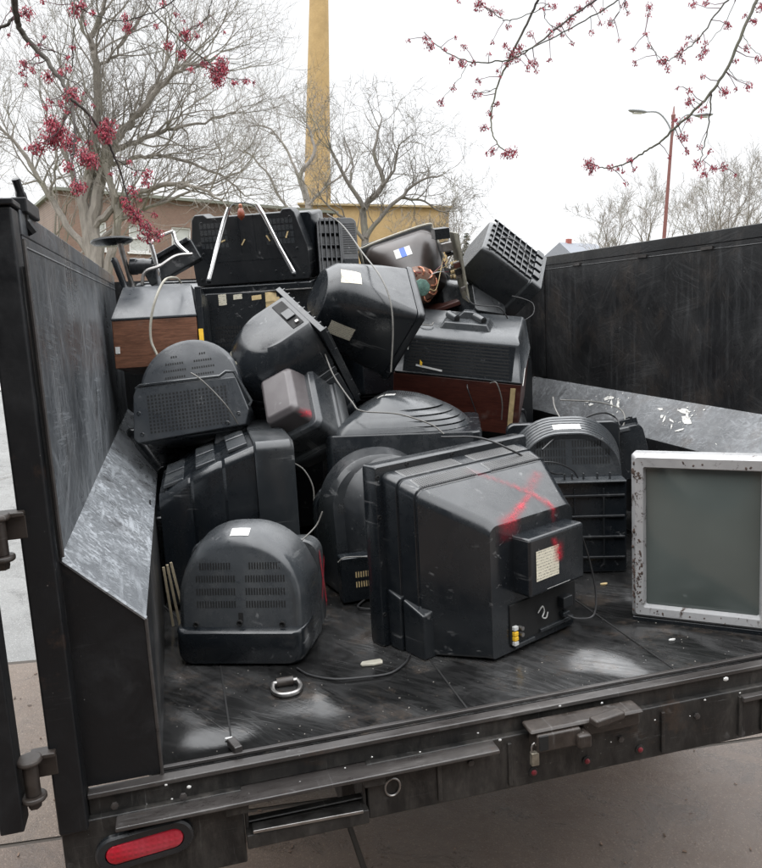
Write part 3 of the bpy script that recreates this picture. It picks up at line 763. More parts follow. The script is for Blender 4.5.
# ---- M: ribbed back standing upright
w, D, h = .197, .26, .296
M_ = tv('tube_television', pose((.8852, 1.9772, 1.1206), (-.2, .0323, -.10)), 'small black television with a ribbed bottom plate standing upright next to the wide top one')
tv_bezel(M_, w*1.1, D, h*1.02, .05, P_BLACK2, r=.02)
tM = shell(M_, [sec(D-.05, -w*.53, w*.53, 0, h, .03, .02), sec(.10, -w*.50, w*.50, 0, h*.99, .04, .02), sec((.0, .03), -w*.48, w*.47, 0, h*.97, .03, .02)], P_BLACK2)
bm = bmesh.new()
for k in range(5): box(bm, (-w*.40+k*w*.11, .0, h*.5), (.007, .03, h*.88), rx(-.1))
for k in range(5): box(bm, (-w*.18, .0+k*.006, h*(.1+.2*k)), (w*.5, .03, .007))
obj('back_rib', bm, P_BLACK, M_, bevel=.002)
slots(tM, [((w*.28, 0, h*.62), X_, Z_, Y_, 1, 14, 1, .011, .06, .004)], M_)
bm = bmesh.new(); box(bm, (w*.28, .0, h*.2), (.07, .02, .05)); obj('terminal_block', bm, P_BLACK, M_, bevel=.003)
cord(M_, [(327, 214, 1.93), (343, 226, 1.86), (362, 252, 1.60), (380, 276, 1.38), (390, 300, 1.30), (393, 330, 1.27), (391, 372, 1.27)], .0042, M_CORDG)

# ---- N: the stripped tube with its yoke
w, D, h = .40, .32, .37
N_ = tv('picture_tube_chassis', pose((1.285, 1.955, .93), (.093, -.283, -.2106)), 'stripped picture tube with copper yoke, green neck, blue-striped label and circuit board', TG, 'picture tube')
bm = bmesh.new(); loft(bm, [sec(D, -w*.52, w*.46, 0, h*1.02, .05, .05), sec(D-.05, -w*.53, w*.47, -.005, h*1.03, .05, .05), sec(D-.055, -w*.46, w*.42, .02, h*.98, .05, .05)])
obj('front_frame', bm, P_GREY, N_, bevel=.003)
bm = bmesh.new()
loft(bm, [sec(D-.05, -w*.48, w*.44, .02, h*.98, .06, .06), sec(D-.12, -w*.46, w*.42, .04, h*.96, .08, .08), sec(.14, -w*.36, w*.34, .09, h*.88, .11, .10), sec(.08, -w*.22, w*.25, .12, h*.70, .09, .08), sec(.03, -w*.10, w*.16, .13, h*.56, .05, .04)], False, True)
tN = bvh_of(bm); obj('glass_funnel', bm, simple('tube_coating', (.034, .026, .023), .34, 0, .5, 6), N_)
bm = bmesh.new(); tube(bm, catmull([(-w*.50, .27, .03), (-w*.5, .24, h*.9), (-w*.42, .24, h*1.0), (w*.35, .24, h*1.02), (w*.44, .24, h*.92), (w*.46, .20, .2)], 8), .006, 6); obj('ground_braid', bm, M_CORDB, N_)
cY = V((.012, .0, h*.36))
MY = Matrix.Translation(cY)
bm = bmesh.new(); lathe(bm, [(.088, .08), (.090, .03), (.076, .015), (.072, -.004), (.052, -.012), (.034, -.016)], 28, MY); obj('yoke', bm, simple('yoke_ferrite', (.14, .07, .045), .6), N_)
bm = bmesh.new()
for k in range(10):
    a = k*PI/5; ring = [cY+V(((.063+.024*math.cos(t))*math.cos(a+.28*math.sin(t)), .020+.034*math.sin(t), (.063+.024*math.cos(t))*math.sin(a+.28*math.sin(t)))) for t in [i*PI/5 for i in range(11)]]
    tube(bm, ring, .0045, 5)
obj('copper_coil', bm, M_COPPER, N_)
bm = bmesh.new(); lathe(bm, [(.026, -.005), (.024, -.03), (.016, -.034), (.016, -.075)], 18, MY); obj('neck', bm, M_STEEL, N_)
bm = bmesh.new(); lathe(bm, [(.038, -.058), (.040, -.064), (.040, -.078), (.030, -.082)], 9, MY); obj('neck_board', bm, simple('green_verdigris', (.10, .18, .15), .7, 0, .5, 60), N_)
for a, m in ((0.4, M_WHITE), (1.6, M_RED), (2.9, M_TAN), (3.9, M_RED), (5.2, M_TAN)):
    bm = bmesh.new(); c_ = cY+V((math.cos(a)*.05, -.01, math.sin(a)*.05)); tube(bm, catmull([c_, c_+V((math.cos(a)*.03, -.03, .02)), c_+V((math.cos(a)*.06+.02, .0, .01)), V((w*.42, .05, h*(.3+.06*a)))], 6), .0022, 5); obj('wire', bm, m, N_)
for du, m in ((-.027, M_PAPERW), (0, M_BLUEL), (.027, M_PAPERW)):
    sticker(tN, N_, (-w*.02+du, .1, h*.80), X_, (V((0, .3, 1))).normalized(), Y_, .027, .042, m, 'label_stripe', 3)
sticker(tN, N_, (-w*.26, .1, h*.47), X_, Z_, Y_, .012, .035, M_TAN, 'clip')
bm = bmesh.new(); box(bm, (w*.56, .05, h*.42), (.006, .26, h*.86), ry(.12)); obj('circuit_board', bm, simple('grimy_board', (.20, .19, .15), .6, 0, .5, 50), N_)
rr = random.Random(8); 
for k in range(16):
    bm = bmesh.new(); z, yy = rr.uniform(.05, .3), rr.uniform(-.07, .15)
    if rr.random() < .5: lathe(bm, [(.010, 0), (.010, .03), (.004, .032)], 10, Matrix.Translation((w*.56-.012, yy, z)) @ rz(PI/2).to_4x4()); obj('capacitor', bm, rr.choice([M_STEEL, P_BLACK, M_TAN]), N_)
    else: box(bm, (w*.56-.02, yy, z), (.03, rr.uniform(.01, .03), rr.uniform(.01, .03))); obj('transformer', bm, rr.choice([M_STEEL, P_BLACK, M_COPPER, W_P]), N_, bevel=.002)
part_box(N_, 'cabinet_side', (-.02, .18, -.012), (w*1.0, .26, .02), W_P)
part_box(N_, 'heat_sink', (w*.46, .02, h*.72), (.05, .10, .04), M_STEEL, ry(.1))
part_box(N_, 'tuner_box', (w*.47, .10, h*.88), (.07, .14, .05), P_BLACK, ry(.2))

# ---- O: ribbed set at the top right
w, D, h = .3275, .345, .22
O_ = tv('tube_television', pose((1.6317, 1.9781, 1.3073), (-1.8299, -1.28, -.0463)), 'black television tipped on its side at the top right, showing a ribbed bottom plate')
bm = bmesh.new(); loft(bm, [sec(0, -w*.46, w*.46, .02, h, .05, .02), sec(.05, -w*.5, w*.5, .0, h, .05, .02), sec(D*.8, -w*.5, w*.5, 0, h*1.1, .03, .02), sec(D*.82, -w*.54, w*.52, -.01, h*1.15, .03, .02), sec(D, -w*.54, w*.52, -.01, h*1.15, .03, .02)])
obj('back_shell', bm, P_DARK, O_, bevel=.006)
bm = bmesh.new()
for k in range(8): box(bm, (0, .03+k*D*.105, -.004), (w*.9, .006, .013))
for k in range(6): box(bm, (-w*.42+k*w*.168, D*.42, -.003), (.006, D*.78, .012))
obj('bottom_rib', bm, P_BLACK2, O_, bevel=.002)
bm = bmesh.new()
for k in range(4): box(bm, (w*(-.3+.22*k), D*(.86), -.012), (.05, .04, .02))
obj('foot_pad', bm, P_BLACK, O_, bevel=.004)
cord(O_, [(500, 238, 1.92), (512, 239, 1.88), (524, 250, 1.84), (530, 268, 1.82)], .004, M_CORD)
cord(O_, [(512, 296, 1.85), (524, 299, 1.82), (533, 304, 1.8), (533, 314, 1.78), (522, 322, 1.78), (512, 330, 1.78)], .0035, M_CORD, 'antenna_wire')

# ---- P: rosewood console with louvred grey hood
w, D, h = .57, .46, .3807
P_ = tv('wood_television', pose((1.3057, 1.6682, .462), (.30, .06, -.50)), 'rosewood console television with a grey louvred hood and a pair of antenna sockets on top')
part_box(P_, 'cabinet', (0, D*.5, h*.18), (w, D, h*.64), W_P, bevel=.005)
bm = bmesh.new()
frus(bm, [(-w*.508, w*.508, -.004, D+.004, h*.501), (-w*.508, w*.508, -.004, D+.004, h*.53), (-w*.455, w*.455, .055, D*.9, h*.93), (-w*.42, w*.43, .10, D*.86, h*.985)])
tP = bvh_of(bm); obj('hood', bm, P_GREY, P_, bevel=.012)
bm = bmesh.new()
regs = [((0, 0, h*.60+k*.0135), X_, Z_, Y_, 1, 1, 1, 1, w*.80-.003*k, .0095) for k in range(9)]
strip(bm, tP, (0, 0, h*.72), X_, Z_, Y_, w*.85, h*.36, .0008, 4, 4); obj('louvre_panel', bm, P_BLACK, P_)
slots(tP, [((0, -.002, h*.575+k*.0135), X_, Z_, Y_, 1, 1, 1, 1, w*.80-.003*k, .006) for k in range(10)], P_, 'louvre_slots')
bm = bmesh.new(); frus(bm, [(-w*.19, w*.22, .12, .26, h*.975), (-w*.15, w*.18, .135, .245, h*1.06)]); obj('antenna_deck', bm, P_GREY, P_, bevel=.006)
bm = bmesh.new(); frus(bm, [(-w*.08, w*.12, .20, .25, h*1.05), (-w*.02, w*.06, .21, .245, h*1.14)]); obj('antenna_bridge', bm, P_GREY, P_, bevel=.006)
for x in (-w*.08, w*.13):
    bm = bmesh.new(); lathe(bm, [(.016, -.02), (.018, 0), (.018, .05), (.012, .055)], 16, Matrix.Translation((x, .17, h*1.09)) @ rz(.7).to_4x4()); obj('antenna_socket', bm, P_GREY, P_)
    bm = bmesh.new(); lathe(bm, [(.010, -.0225), (.010, -.018)], 12, Matrix.Translation((x, .17, h*1.09)) @ rz(.7).to_4x4()); obj('socket_hole', bm, M_SLOT, P_)
bm = bmesh.new(); strip(bm, tP, (-w*.22, -.0, h*.595), V((1, 0, -.12)).normalized(), Z_, Y_, .12, .008, .004); obj('torn_label', bm, M_WHITE, P_)
bm = bmesh.new(); strip(bm, tP, (-w*.285, -.0, h*.635), V((1, 0, -.9)).normalized(), Z_, Y_, .014, .02, .004); obj('torn_label', bm, M_YEL, P_)
bm = bmesh.new(); strip(bm, tP, (-w*.40, -.0, h*.80), X_, Z_, Y_, .006, .022, .003); obj('torn_label', bm, M_WHITE, P_)
part_box(P_, 'card_strip', (w*.44, -.002, h*.20), (.022, .004, h*.5), M_TAN, bevel=.001)
bm = bmesh.new(); tube(bm, [(w*.512, -.008, h*.50), (w*.512, .05, h*.66)], .003, 6); obj('bright_trim', bm, M_STEEL, P_)
cord(P_, [(.05, -.008, .17), (.06, -.03, .15), (.10, -.03, .05), (.12, -.02, -.03)], .0035, M_CORD, 'antenna_wire', True)
cord(P_, [(.15, -.01, .19), (.18, -.03, .20), (.21, -.035, .12), (.215, -.03, .03)], .0035, M_CORDG, 'power_cord', True)
cord(P_, [(-w*.38, .2, h*.99), (-w*.34, .12, h*1.02), (-w*.25, .11, h*1.02), (-w*.24, .14, h*1.03)], .004, M_CORDG, 'handle_wire', True)

# ---- Q: grey hump behind P
Q_ = tv('tube_television', axes((1.60, 1.86, .86), (-.15, .8, -.45), (.1, .5, .85)), 'grey dusty television hump wedged behind the rosewood console under the top right one')
w, D, h = .42, .34, .36
tv_bezel(Q_, w, D, h, .05, P_BLACK, r=.02)
tQ = shell(Q_, [sec(D-.05, -w*.48, w*.48, 0, h, .03, .02), sec(.16, -w*.42, w*.42, .02, h*.92, .05, .02), sec(.12, -w*.30, w*.30, .04, h*.85, .05, .02), sec(.02, -w*.20, w*.20, .08, h*.7, .04, .02)], P_DARK)
cord(Q_, [(466, 296, 1.8), (473, 304, 1.78), (486, 306, 1.77), (500, 308, 1.76), (510, 322, 1.76)], .004, M_CORD)
part_box(Q_, 'red_side_panel', (w*.30, D*.4, .01), (w*.3, .2, .05), W_P)

# ---- R: greyish mauve set, stepped back
w, D, h = .34, .31, .27
R_ = tv('tube_television', pose((.345, 1.27, .640), (-.0608, 1.2078, -1.0163)), 'small mauve-grey television with a stepped back and a red smear, in the centre left')
tv_bezel(R_, w, D, h, .075, P_GREY, r=.02)
tR0 = shell(R_, [sec(D-.075, -w*.48, w*.48, .01, h-.01, .03, .03), sec(D-.085, -w*.45, w*.45, .018, h-.020, .03, .03), sec(.125, -w*.43, w*.43, .022, h-.03, .03, .03), sec(.11, -w*.40, w*.40, .03, h-.045, .03, .03)], P_GREY)
bm = bmesh.new(); loft(bm, [sec(.115, -w*.32, w*.34, .05, h-.060, .02, .016), sec(.035, -w*.29, w*.30, .06, h-.072, .025, .018), sec(.018, -w*.24, w*.25, .075, h-.090, .016, .012)]); tR = bvh_of(bm); obj('neck_housing', bm, P_MAUVE, R_, bevel=.006)
screws(R_, [(w*.30, .10, .15)], (1, 0, 0), .008)
spray(tR, R_, (.09, .08, h), X_, Y_, -Z_, .08, .10, [(.0, .02, .01, -.02, 1, .8)], .012, 14)

# ---- S: black open-backed set on the right ledge
w, D, h = .56, .34, .24
S_ = tv('tube_television', axes((1.66, 1.06, .23), (.22, .92, -.25), (-.10, .22, .92)), 'black ribbed television back with looping cords lying against the right ledge')
tv_bezel(S_, w, D, h, .05, P_BLACK, r=.02)
tS = shell(S_, [sec(D-.05, -w*.49, w*.49, .0, h, .02, .02), sec(.10, -w*.48, w*.48, 0, h*.98, .03, .02), sec(.0, -w*.46, w*.44, 0, h*.86, .03, .02)], P_BLACK)
bm = bmesh.new()
for k in range(6): box(bm, (-w*.40+k*w*.16, D*.42, h*.96), (.012, D*.6, .03))
box(bm, (0, D*.14, h*.93), (w*.88, .012, .03)); box(bm, (0, D*.72, h*.97), (w*.9, .012, .03))
obj('top_rib', bm, P_BLACK, S_, bevel=.003)
part_box(S_, 'front_ledge', (-.06, -.05, h*.80), (w*.78, .12, .02), P_GREY, bevel=.006)
screws(S_, [(-.2, .15, h*.965), (.2, .2, h*.97)], (0, 0, 1), .008)
bm = bmesh.new(); box(bm, (-.03, .13, h*.98), (.02, .012, .012)); obj('brass_clip', bm, M_TAN, S_)
cord(S_, [(553, 397, 1.25), (555, 408, 1.2), (562, 420, 1.12), (571, 426, 1.05)], .0042, M_CORDG)
cord(S_, [(542, 450, .86), (560, 434, .95), (585, 418, 1.08), (604, 413, 1.15), (616, 418, 1.16), (620, 426, 1.1)], .0042)
cord(S_, [(560, 400, 1.26), (596, 402, 1.25), (618, 408, 1.2), (625, 418, 1.15), (620, 432, 1.08), (612, 438, 1.0)], .0042, M_CORDG, 'antenna_wire')

# ---- U: dark cabinet under the wide top one with pale labels
w, D, h = .66, .34, .42
U_ = tv('tube_television', pose((.56, 2.04, .665), (0, 0, -.12)), 'black television cabinet with torn tan labels, under the wide top one')
tv_bezel(U_, w, D, h, .12, P_BLACK, r=.02)
tU = shell(U_, [sec(D-.12, -w*.49, w*.49, 0, h, .02, .02), sec(.0, -w*.46, w*.46, 0, h*.97, .03, .02)], P_BLACK)
for x, z, a, b, m in ((-.215, .90, .036, .05, M_PAPER), (-.145, .925, .04, .022, M_PAPER), (-.06, .93, .045, .04, M_TAN), (.03, .90, .10, .055, M_TAN), (.0, .80, .04, .05, M_TAN)):
    sticker(tU, U_, (x, 0, h*z), V((1, 0, .08)).normalized(), Z_, Y_, a, b, m, 'torn_label', 2)
slots(tU, [((-.2, 0, h*.5), X_, Z_, Y_, 10, 5, .012, .02, .008, .014)], U_)

# ---- sets buried in the heap, seen only through the gaps
def buried(loc, a, w, D, h, label, mat=P_BLACK, v=None):
    r = tv('tube_television', pose(loc, (0, 0, a)), label)
    tv_bezel(r, w, D, h, .08, mat, r=.02)
    t_ = shell(r, [sec(D-.08, -w*.48, w*.48, .0, h-.01, .03, .02), sec(D*.45, -w*.44, w*.44, .0, h-.04, .04, .02), sec(0, -w*.32, w*.32, .03, h-.12, .04, .02)], mat)
    slots(t_, [((0, 0, h*.5), X_, Z_, Y_, 14, 3, .012, .04, .005, .03)], r)
buried((.13, 1.62, 0), .1, .44, .40, .50, 'black television buried at the left wall under the slate round-topped one')
buried((.14, 1.72, .50), -.2, .42, .38, .26, 'low black television jammed under the walnut one')
buried((.56, 1.70, 0), .2, .46, .40, .58, 'black television at the bottom of the heap under the mauve-grey one', P_BLACK2)
buried((1.02, 1.85, 0), -.1, .46, .42, .52, 'black television at the bottom of the heap under the humped charcoal one')
buried((1.50, 1.72, 0), -.2, .52, .44, .42, 'black television at the bottom of the heap under the rosewood console', P_BLACK2)
buried((1.12, 2.02, .53), .1, .46, .4, .42, 'black television high in the heap under the stripped picture tube')
buried((1.75, 2.12, .0), .0, .5, .44, .80, 'tall black television against the front wall under the grey hump', P_BLACK2)
buried((.20, 2.15, .0), .0, .5, .44, .95, 'tall black television against the front wall behind the walnut one')
buried((.20, 2.18, .95), .25, .34, .32, .20, 'black television slab behind the chrome tubes at the left end of the pile')
buried((1.60, 1.32, .0), -.15, .46, .34, .30, 'black television on the bed floor under the one with looping cords')
# dull grey corner piece between the ribbed and the slate set
WD = tv('tube_television', axes((.30, 1.24, .44), (.3, .8, -.4), (.2, .2, .9)), 'dull grey television corner poking out between the slate and the ribbed ones')
tv_bezel(WD, .30, .26, .16, .05, P_DARK, r=.01); shell(WD, [sec(.21, -.14, .14, .005, .155, .02, .02), sec(.02, -.11, .11, .02, .14, .02, .02)], P_GREY)

# ---- loose things on the left end of the pile
p0 = at(112, 242, 1.95)
ST = tv('disc_stand', pose(p0), 'round black disc on a bent metal post at the left end of the pile', 'loose bits', 'stand')
bm = bmesh.new(); lathe(bm, [(.01, -.012), (.075, -.008), (.088, .0), (.086, .008), (.06, .012), (.012, .014)], 36, rx(PI/2-.10).to_4x4() @ rz(-.1).to_4x4())
bmesh.ops.rotate(bm, verts=bm.verts, cent=(0, 0, 0), matrix=ry(-.16)); obj('disc', bm, P_BLACK, ST)
inv = ST.matrix_world.inverted(); L3 = lambda *p: inv @ (MT @ at(*p))
bm = bmesh.new(); tube(bm, [L3(119, 240, 1.95), L3(122, 252, 1.96), L3(127, 268, 1.97), L3(133, 288, 1.98)], [.012, .012, .010, .012], 10); obj('post', bm, M_STEEL, ST)
bm = bmesh.new(); tube(bm, catmull([L3(112, 258, 1.9), L3(115, 262, 1.9), L3(119, 272, 1.9), L3(126, 290, 1.9)], 5), [.004, .008]+[.014]*13+[.02], 10); obj('fin', bm, P_BLACK, ST)
MO = tv('motor_drum', pose(at(142, 266, 1.96)), 'black ribbed motor drum lying beside the disc stand', 'loose bits', 'motor')
bm = bmesh.new(); lathe(bm, [(.012, -.05), (.026, -.045), (.03, -.02), (.030, -.018), (.033, -.012), (.033, .02), (.036, .022), (.036, .045), (.026, .05)], 20, rz(PI/2-.2).to_4x4()); obj('drum', bm, P_BLACK2, MO)
bm = bmesh.new(); lathe(bm, [(.006, -.09), (.006, -.04)], 10, rz(PI/2-.2).to_4x4()); obj('shaft', bm, M_STEEL, MO)
p1 = at(166, 262, 1.98)
FR = tv('folding_chair_frame', pose(p1), 'bent chrome tube frame behind the walnut television', 'loose bits', 'tube frame')
inv = FR.matrix_world.inverted()
for pts in ([(151, 245, 1.92), (154, 255, 1.92), (158, 272, 1.92), (160, 286, 1.94)], [(173, 232, 2.0), (176, 242, 1.99), (181, 248, 1.98), (188, 254, 1.97)]):
    bm = bmesh.new(); tube(bm, catmull([inv @ (MT @ at(*p)) for p in pts], 5), .011, 10); obj('chrome_tube', bm, M_CHROME, FR)
bm = bmesh.new(); tube(bm, catmull([inv @ (MT @ at(*p)) for p in [(150, 244, 1.92), (158, 237, 1.96), (173, 231, 2.0)]], 5), .007, 8); obj('cross_tube', bm, M_STEEL, FR)
bm = bmesh.new(); tube(bm, catmull([inv @ (MT @ at(*p)) for p in [(142, 285, 1.90), (145, 272, 1.90), (160, 266, 1.9), (176, 256, 1.92), (192, 254, 1.95)]], 5), .007, 8); obj('cross_tube', bm, M_STEEL, FR)
SB = tv('keyboard_case', axes(at(168, 258, 2.04), (.2, .95, -.1), (-.45, 0, .9)), 'slanted black plastic case leaning behind the chrome tube frame', 'loose bits', 'plastic case')
part_box(SB, 'case', (0, .04, -.02), (.26, .06, .10), P_DARK, bevel=.008); part_box(SB, 'case_lid', (0, .0, .026), (.24, .04, .02), P_BLACK, bevel=.004)
# wooden sticks leaning in the left corner
for k in range(3):
    q = tv('wood_lath', pose((.02+.018*k, .84-.03*k, 0)), ['thin pale lath, leftmost of three leaning behind the small round-topped set', 'thin pale lath, middle one of three behind the small round-topped set', 'thin pale lath, rightmost of three behind the small round-topped set'][k], 'wooden laths in the left corner', 'lath')
    part_box(q, 'stick', (0, 0, .10+.008*k), (.008, .006, .20+.016*k), M_LATH, ry(-.06-.04*k), bevel=.001)
rr = random.Random(77); bm = bmesh.new()
for k in range(200):
    if rr.random() < .6: x, y = rr.uniform(.02, 2.02), abs(rr.gauss(0, .16))+.03
    else: x, y = rr.uniform(.02, 2.02), rr.uniform(.03, 1.0)
    s_ = rr.uniform(.0006, .0022); vs = box(bm, (0, 0, 0), (s_*rr.uniform(.8, 2.4), s_, s_*rr.uniform(.3, .7)))
    bmesh.ops.transform(bm, matrix=Matrix.Translation((x, y, s_*.3)) @ rz(rr.uniform(0, 3)).to_4x4(), verts=vs)
o_ = obj('floor_grit', bm, simple('pale_grit', (.20, .185, .165), .8, 0, .6, 9), None, smooth=False); o_.matrix_world = MT
tag(o_, 'fine pale grit and crumbs scattered over the wet bed floor', 'grit', None, 'stuff')
# flecks and shards on the bed
rr = random.Random(31)
for k, (px, py, y, s_) in enumerate(((372, 664, 0, .05), (604, 585, 0, .02), (672, 641, 0, .012), (210, 655, 0, .014), (229, 740, 0, .012))):
    t_ = (0-CPOS.z)/((CFW + CR*(px-381)/CF - CU*(py-434)/CF).z); q3 = CPOS+(CFW + CR*(px-381)/CF - CU*(py-434)/CF)*t_
    bm = bmesh.new(); f = [bm.verts.new((s_*rr.uniform(.6, 1)*math.cos(a), s_*.4*math.sin(a)*rr.uniform(.6, 1), .002)) for a in [i*PI/4 for i in range(8)]]
    fc = bm.faces.new(f); r_ = bmesh.ops.extrude_face_region(bm, geom=[fc]); bmesh.ops.translate(bm, verts=[g for g in r_['geom'] if isinstance(g, bmesh.types.BMVert)], vec=(0, 0, .004))
    o_ = obj('debris_chip', bm, [M_CORDB, M_TAN, M_WHITE, M_WHITE, M_WHITE][k], None, smooth=False); o_.matrix_world = MT @ pose(q3)
    tag(o_, ['dusty tan smear of dirt on the floor left of the big television', 'broken tan chip on the floor below the arched grille set', 'tiny white chip on the floor near the silver television', 'tiny white chip by the small round-topped television', 'tiny white chip near the left rear corner of the bed'][k], 'debris', 'debris chips on the bed floor')
bm = bmesh.new(); inv = MT.inverted()
FC = tv('loose_cord', pose((.6, .3, 0)), 'thin black cord lying on the bed floor between the two front televisions', 'loose bits', 'cord')
pts = []
for px, py in ((297, 668), (310, 675), (335, 679), (365, 677), (390, 673), (405, 663), (410, 654)):
    d = CFW + CR*(px-381)/CF - CU*(py-434)/CF; q3 = CPOS+d*((.005-CPOS.z)/d.z); pts.append(tuple(q3-V((.6, .3, 0))))
bm.free(); cord(FC, pts, .0035, M_CORD, 'cord', True)
# ================================================================== THE TRAILER
W, DD, H1, H2, H, L = 2.04, .154, .3576, .508, 1.2007, 2.70
TR = empty('dump_trailer', MT, 'black scuffed dump trailer with its rear gate open, heaped with old televisions', 'trailer')
def sheet(bm, pts, th, n):      # a plate with thickness th along n
    n = V(n).normalized()*th
    a = [bm.verts.new(V(p)) for p in pts]; b = [bm.verts.new(V(p)+n) for p in pts]
    bm.faces.new(a); bm.faces.new(b[::-1])
    for i in range(len(a)): bm.faces.new((a[i], b[i], b[(i+1) % len(a)], a[(i+1) % len(a)]))
def plate(name, pts, th, n, mat, bevel=0):
    bm = bmesh.new(); sheet(bm, pts, th, n); return obj(name, bm, mat, TR, bevel=bevel, smooth=bool(bevel))
xl, xr = -DD, W+DD
plate('bed_floor', [(0, 0, 0), (W, 0, 0), (W, L, 0), (0, L, 0)], -.01, (0, 0, 1), T_FLOOR)
for x in (.155, .72, 1.30, 1.88):
    part = bmesh.new(); box(part, (x, L*.5, .0008), (.004, L*.98, .0024)); obj('floor_seam', part, M_SLOT, TR)
plate('left_wall', [(xl, .02, H2), (xl, L, H2), (xl, L, H-.05), (xl, .02, H-.05)], -.05, (1, 0, 0), T_WALL)
plate('right_wall', [(xr, .0, H2), (xr, L, H2), (xr, L, H-.05), (xr, .0, H-.05)], .05, (1, 0, 0), T_WALLR)
plate('front_wall', [(xl-.05, L+.001, 0), (xr+.05, L+.001, 0), (xr+.05, L+.001, H-.03), (xl-.05, L+.001, H-.03)], .05, (0, 1, 0), T_WALLR)
bm = bmesh.new(); box(bm, (xl-.03, L/2+.01, H-.024), (.062, L-.02, .05)); box(bm, (xl-.012, L/2+.01, H-.07), (.028, L-.02, .006)); obj('top_rail', bm, T_WALL, TR, bevel=.005)
bm = bmesh.new(); box(bm, (xr+.03, L/2, H-.024), (.062, L, .05)); box(bm, (xr+.012, L/2, H-.07), (.028, L, .006)); obj('top_rail', bm, T_WALLR, TR, bevel=.005)
for y in (1.1, 1.55, 2.15):
    bm = bmesh.new(); box(bm, (xr-.002, y, H-.064), (.012, .07, .012)); obj('weld_tab', bm, T_RAIL, TR)
bm = bmesh.new(); box(bm, (xr-.004, 2.55, .85), (.010, .05, .66)); obj('wall_stiffener', bm, T_WALLR, TR, bevel=.003)
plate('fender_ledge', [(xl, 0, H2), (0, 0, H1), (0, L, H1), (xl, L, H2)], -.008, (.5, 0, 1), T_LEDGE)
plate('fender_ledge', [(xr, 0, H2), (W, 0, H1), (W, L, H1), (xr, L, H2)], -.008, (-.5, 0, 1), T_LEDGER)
plate('inner_side', [(0, 0, 0), (0, L, 0), (0, L, H1-.003), (0, 0, H1-.003)], -.008, (1, 0, 0), T_WALLR)
plate('inner_side', [(W, 0, 0), (W, L, 0), (W, L, H1-.003), (W, 0, H1-.003)], .008, (1, 0, 0), T_WALLR)
for xa, xb in ((xl, 0), (xr, W)):
    s_ = 1 if xb > xa else -1
    plate('end_plate', [(xa, -.006, .004), (xb-.001*s_, -.006, .004), (xb-.001*s_, -.006, H1), (xa, -.006, H2)], .004, (0, 1, 0), T_POST)
    bm = bmesh.new(); tube(bm, [(xa, -.006, H2+.002), (xb, -.006, H1+.002)], .005, 6); obj('weld_edge', bm, T_LEDGE, TR)
    bm = bmesh.new(); tube(bm, [(xb, -.006, H1), (xb, -.006, .0)], .004, 6); obj('weld_edge', bm, T_RAIL, TR)
# corner posts
for s_, x in ((-1, xl-.03), (1, xr+.03)):
    bm = bmesh.new(); box(bm, (x-.0*s_, -.02, (H-.07)/2), (.058, .07, H+.065)); obj('corner_post', bm, T_POST, TR, bevel=.006)
    bm = bmesh.new(); box(bm, (x, -.02, H+.004), (.068, .082, .012)); obj('post_cap', bm, T_POST, TR, bevel=.003)
bm = bmesh.new(); box(bm, (xl+.004, -.022, .80), (.006, .012, .58)); obj('post_slit', bm, M_SLOT, TR)
bm = bmesh.new(); tube(bm, [(xl+.010, -.03, .52), (xl+.010, -.03, 1.14)], .004, 6); obj('weld_edge', bm, T_RAIL, TR)
# tarp hook on the top rail
bm = bmesh.new(); hk = [at(33, 233, .10), at(24, 220, .09), at(23.5, 205, .08), at(20, 192, .07), at(15.5, 179, .06)]
tube(bm, catmull(hk, 6), [.012]*6+[.010]*12+[.008]*7, 8)
obj('tarp_hook', bm, T_POST, TR)
bm = bmesh.new(); box(bm, (xl-.004, .13, H+.012), (.03, .16, .03)); obj('hook_base', bm, T_POST, TR, bevel=.004)
# rear sill
x0s, x1s = xl, xr+.06
bm = bmesh.new()
box(bm, ((x0s+x1s)/2, -.016, -.006), (x1s-x0s, .030, .012)); obj('sill_lip', bm, T_RAIL, TR, bevel=.003)
bm = bmesh.new(); box(bm, ((0+x1s)/2, .012, .004), (x1s-.002, .012, .008)); obj('floor_edge', bm, T_RAIL, TR, bevel=.002)
bm = bmesh.new(); box(bm, ((x0s+x1s)/2, -.005, -.034), (x1s-x0s, .030, .044)); obj('sill_channel', bm, T_BEAM, TR, bevel=.002)
bm = bmesh.new(); box(bm, (.33, -.045, -.062), (.86, .07, .010)); obj('step_ledge', bm, T_RAIL, TR, bevel=.003)
# beam face pieces around the step opening (x .16..44)
for a, b, n_ in ((x0s-.06, .165, 'left'), (.445, 1.62, 'mid'), (1.62, x1s, 'right')):
    bm = bmesh.new(); box(bm, ((a+b)/2+.0005, -.022, (-.054-.192)/2+(-.0 if n_ != 'left' else -.02)), (b-a-.003, .03, .138 if n_ != 'left' else .178)); obj('beam_face', bm, T_BEAM, TR, bevel=.004)
bm = bmesh.new(); box(bm, (.305, -.030, -.172), (.278, .05, .034)); box(bm, (.305, -.012, -.145), (.278, .02, .006)); obj('step_bar', bm, T_BEAM, TR, bevel=.003)
bm = bmesh.new(); box(bm, (.305, -.045, -.150), (.25, .030, .008), ry(.03)); obj('step_tread', bm, M_STEEL, TR, bevel=.002)
for x in (.170, .440):
    bm = bmesh.new(); box(bm, (x, .03, -.13), (.008, .12, .11)); box(bm, (x-.02 if x < .3 else x+.02, -.048, -.085), (.05, .03, .02)); obj('step_bracket', bm, T_BEAM, TR, bevel=.002)
for x in (.62, .80, 1.22, 1.45, 1.52, 1.8):
    bm = bmesh.new(); box(bm, (x, -.040, -.125), (.010, .008, .11)); obj('beam_rib', bm, T_BEAM, TR, bevel=.002)
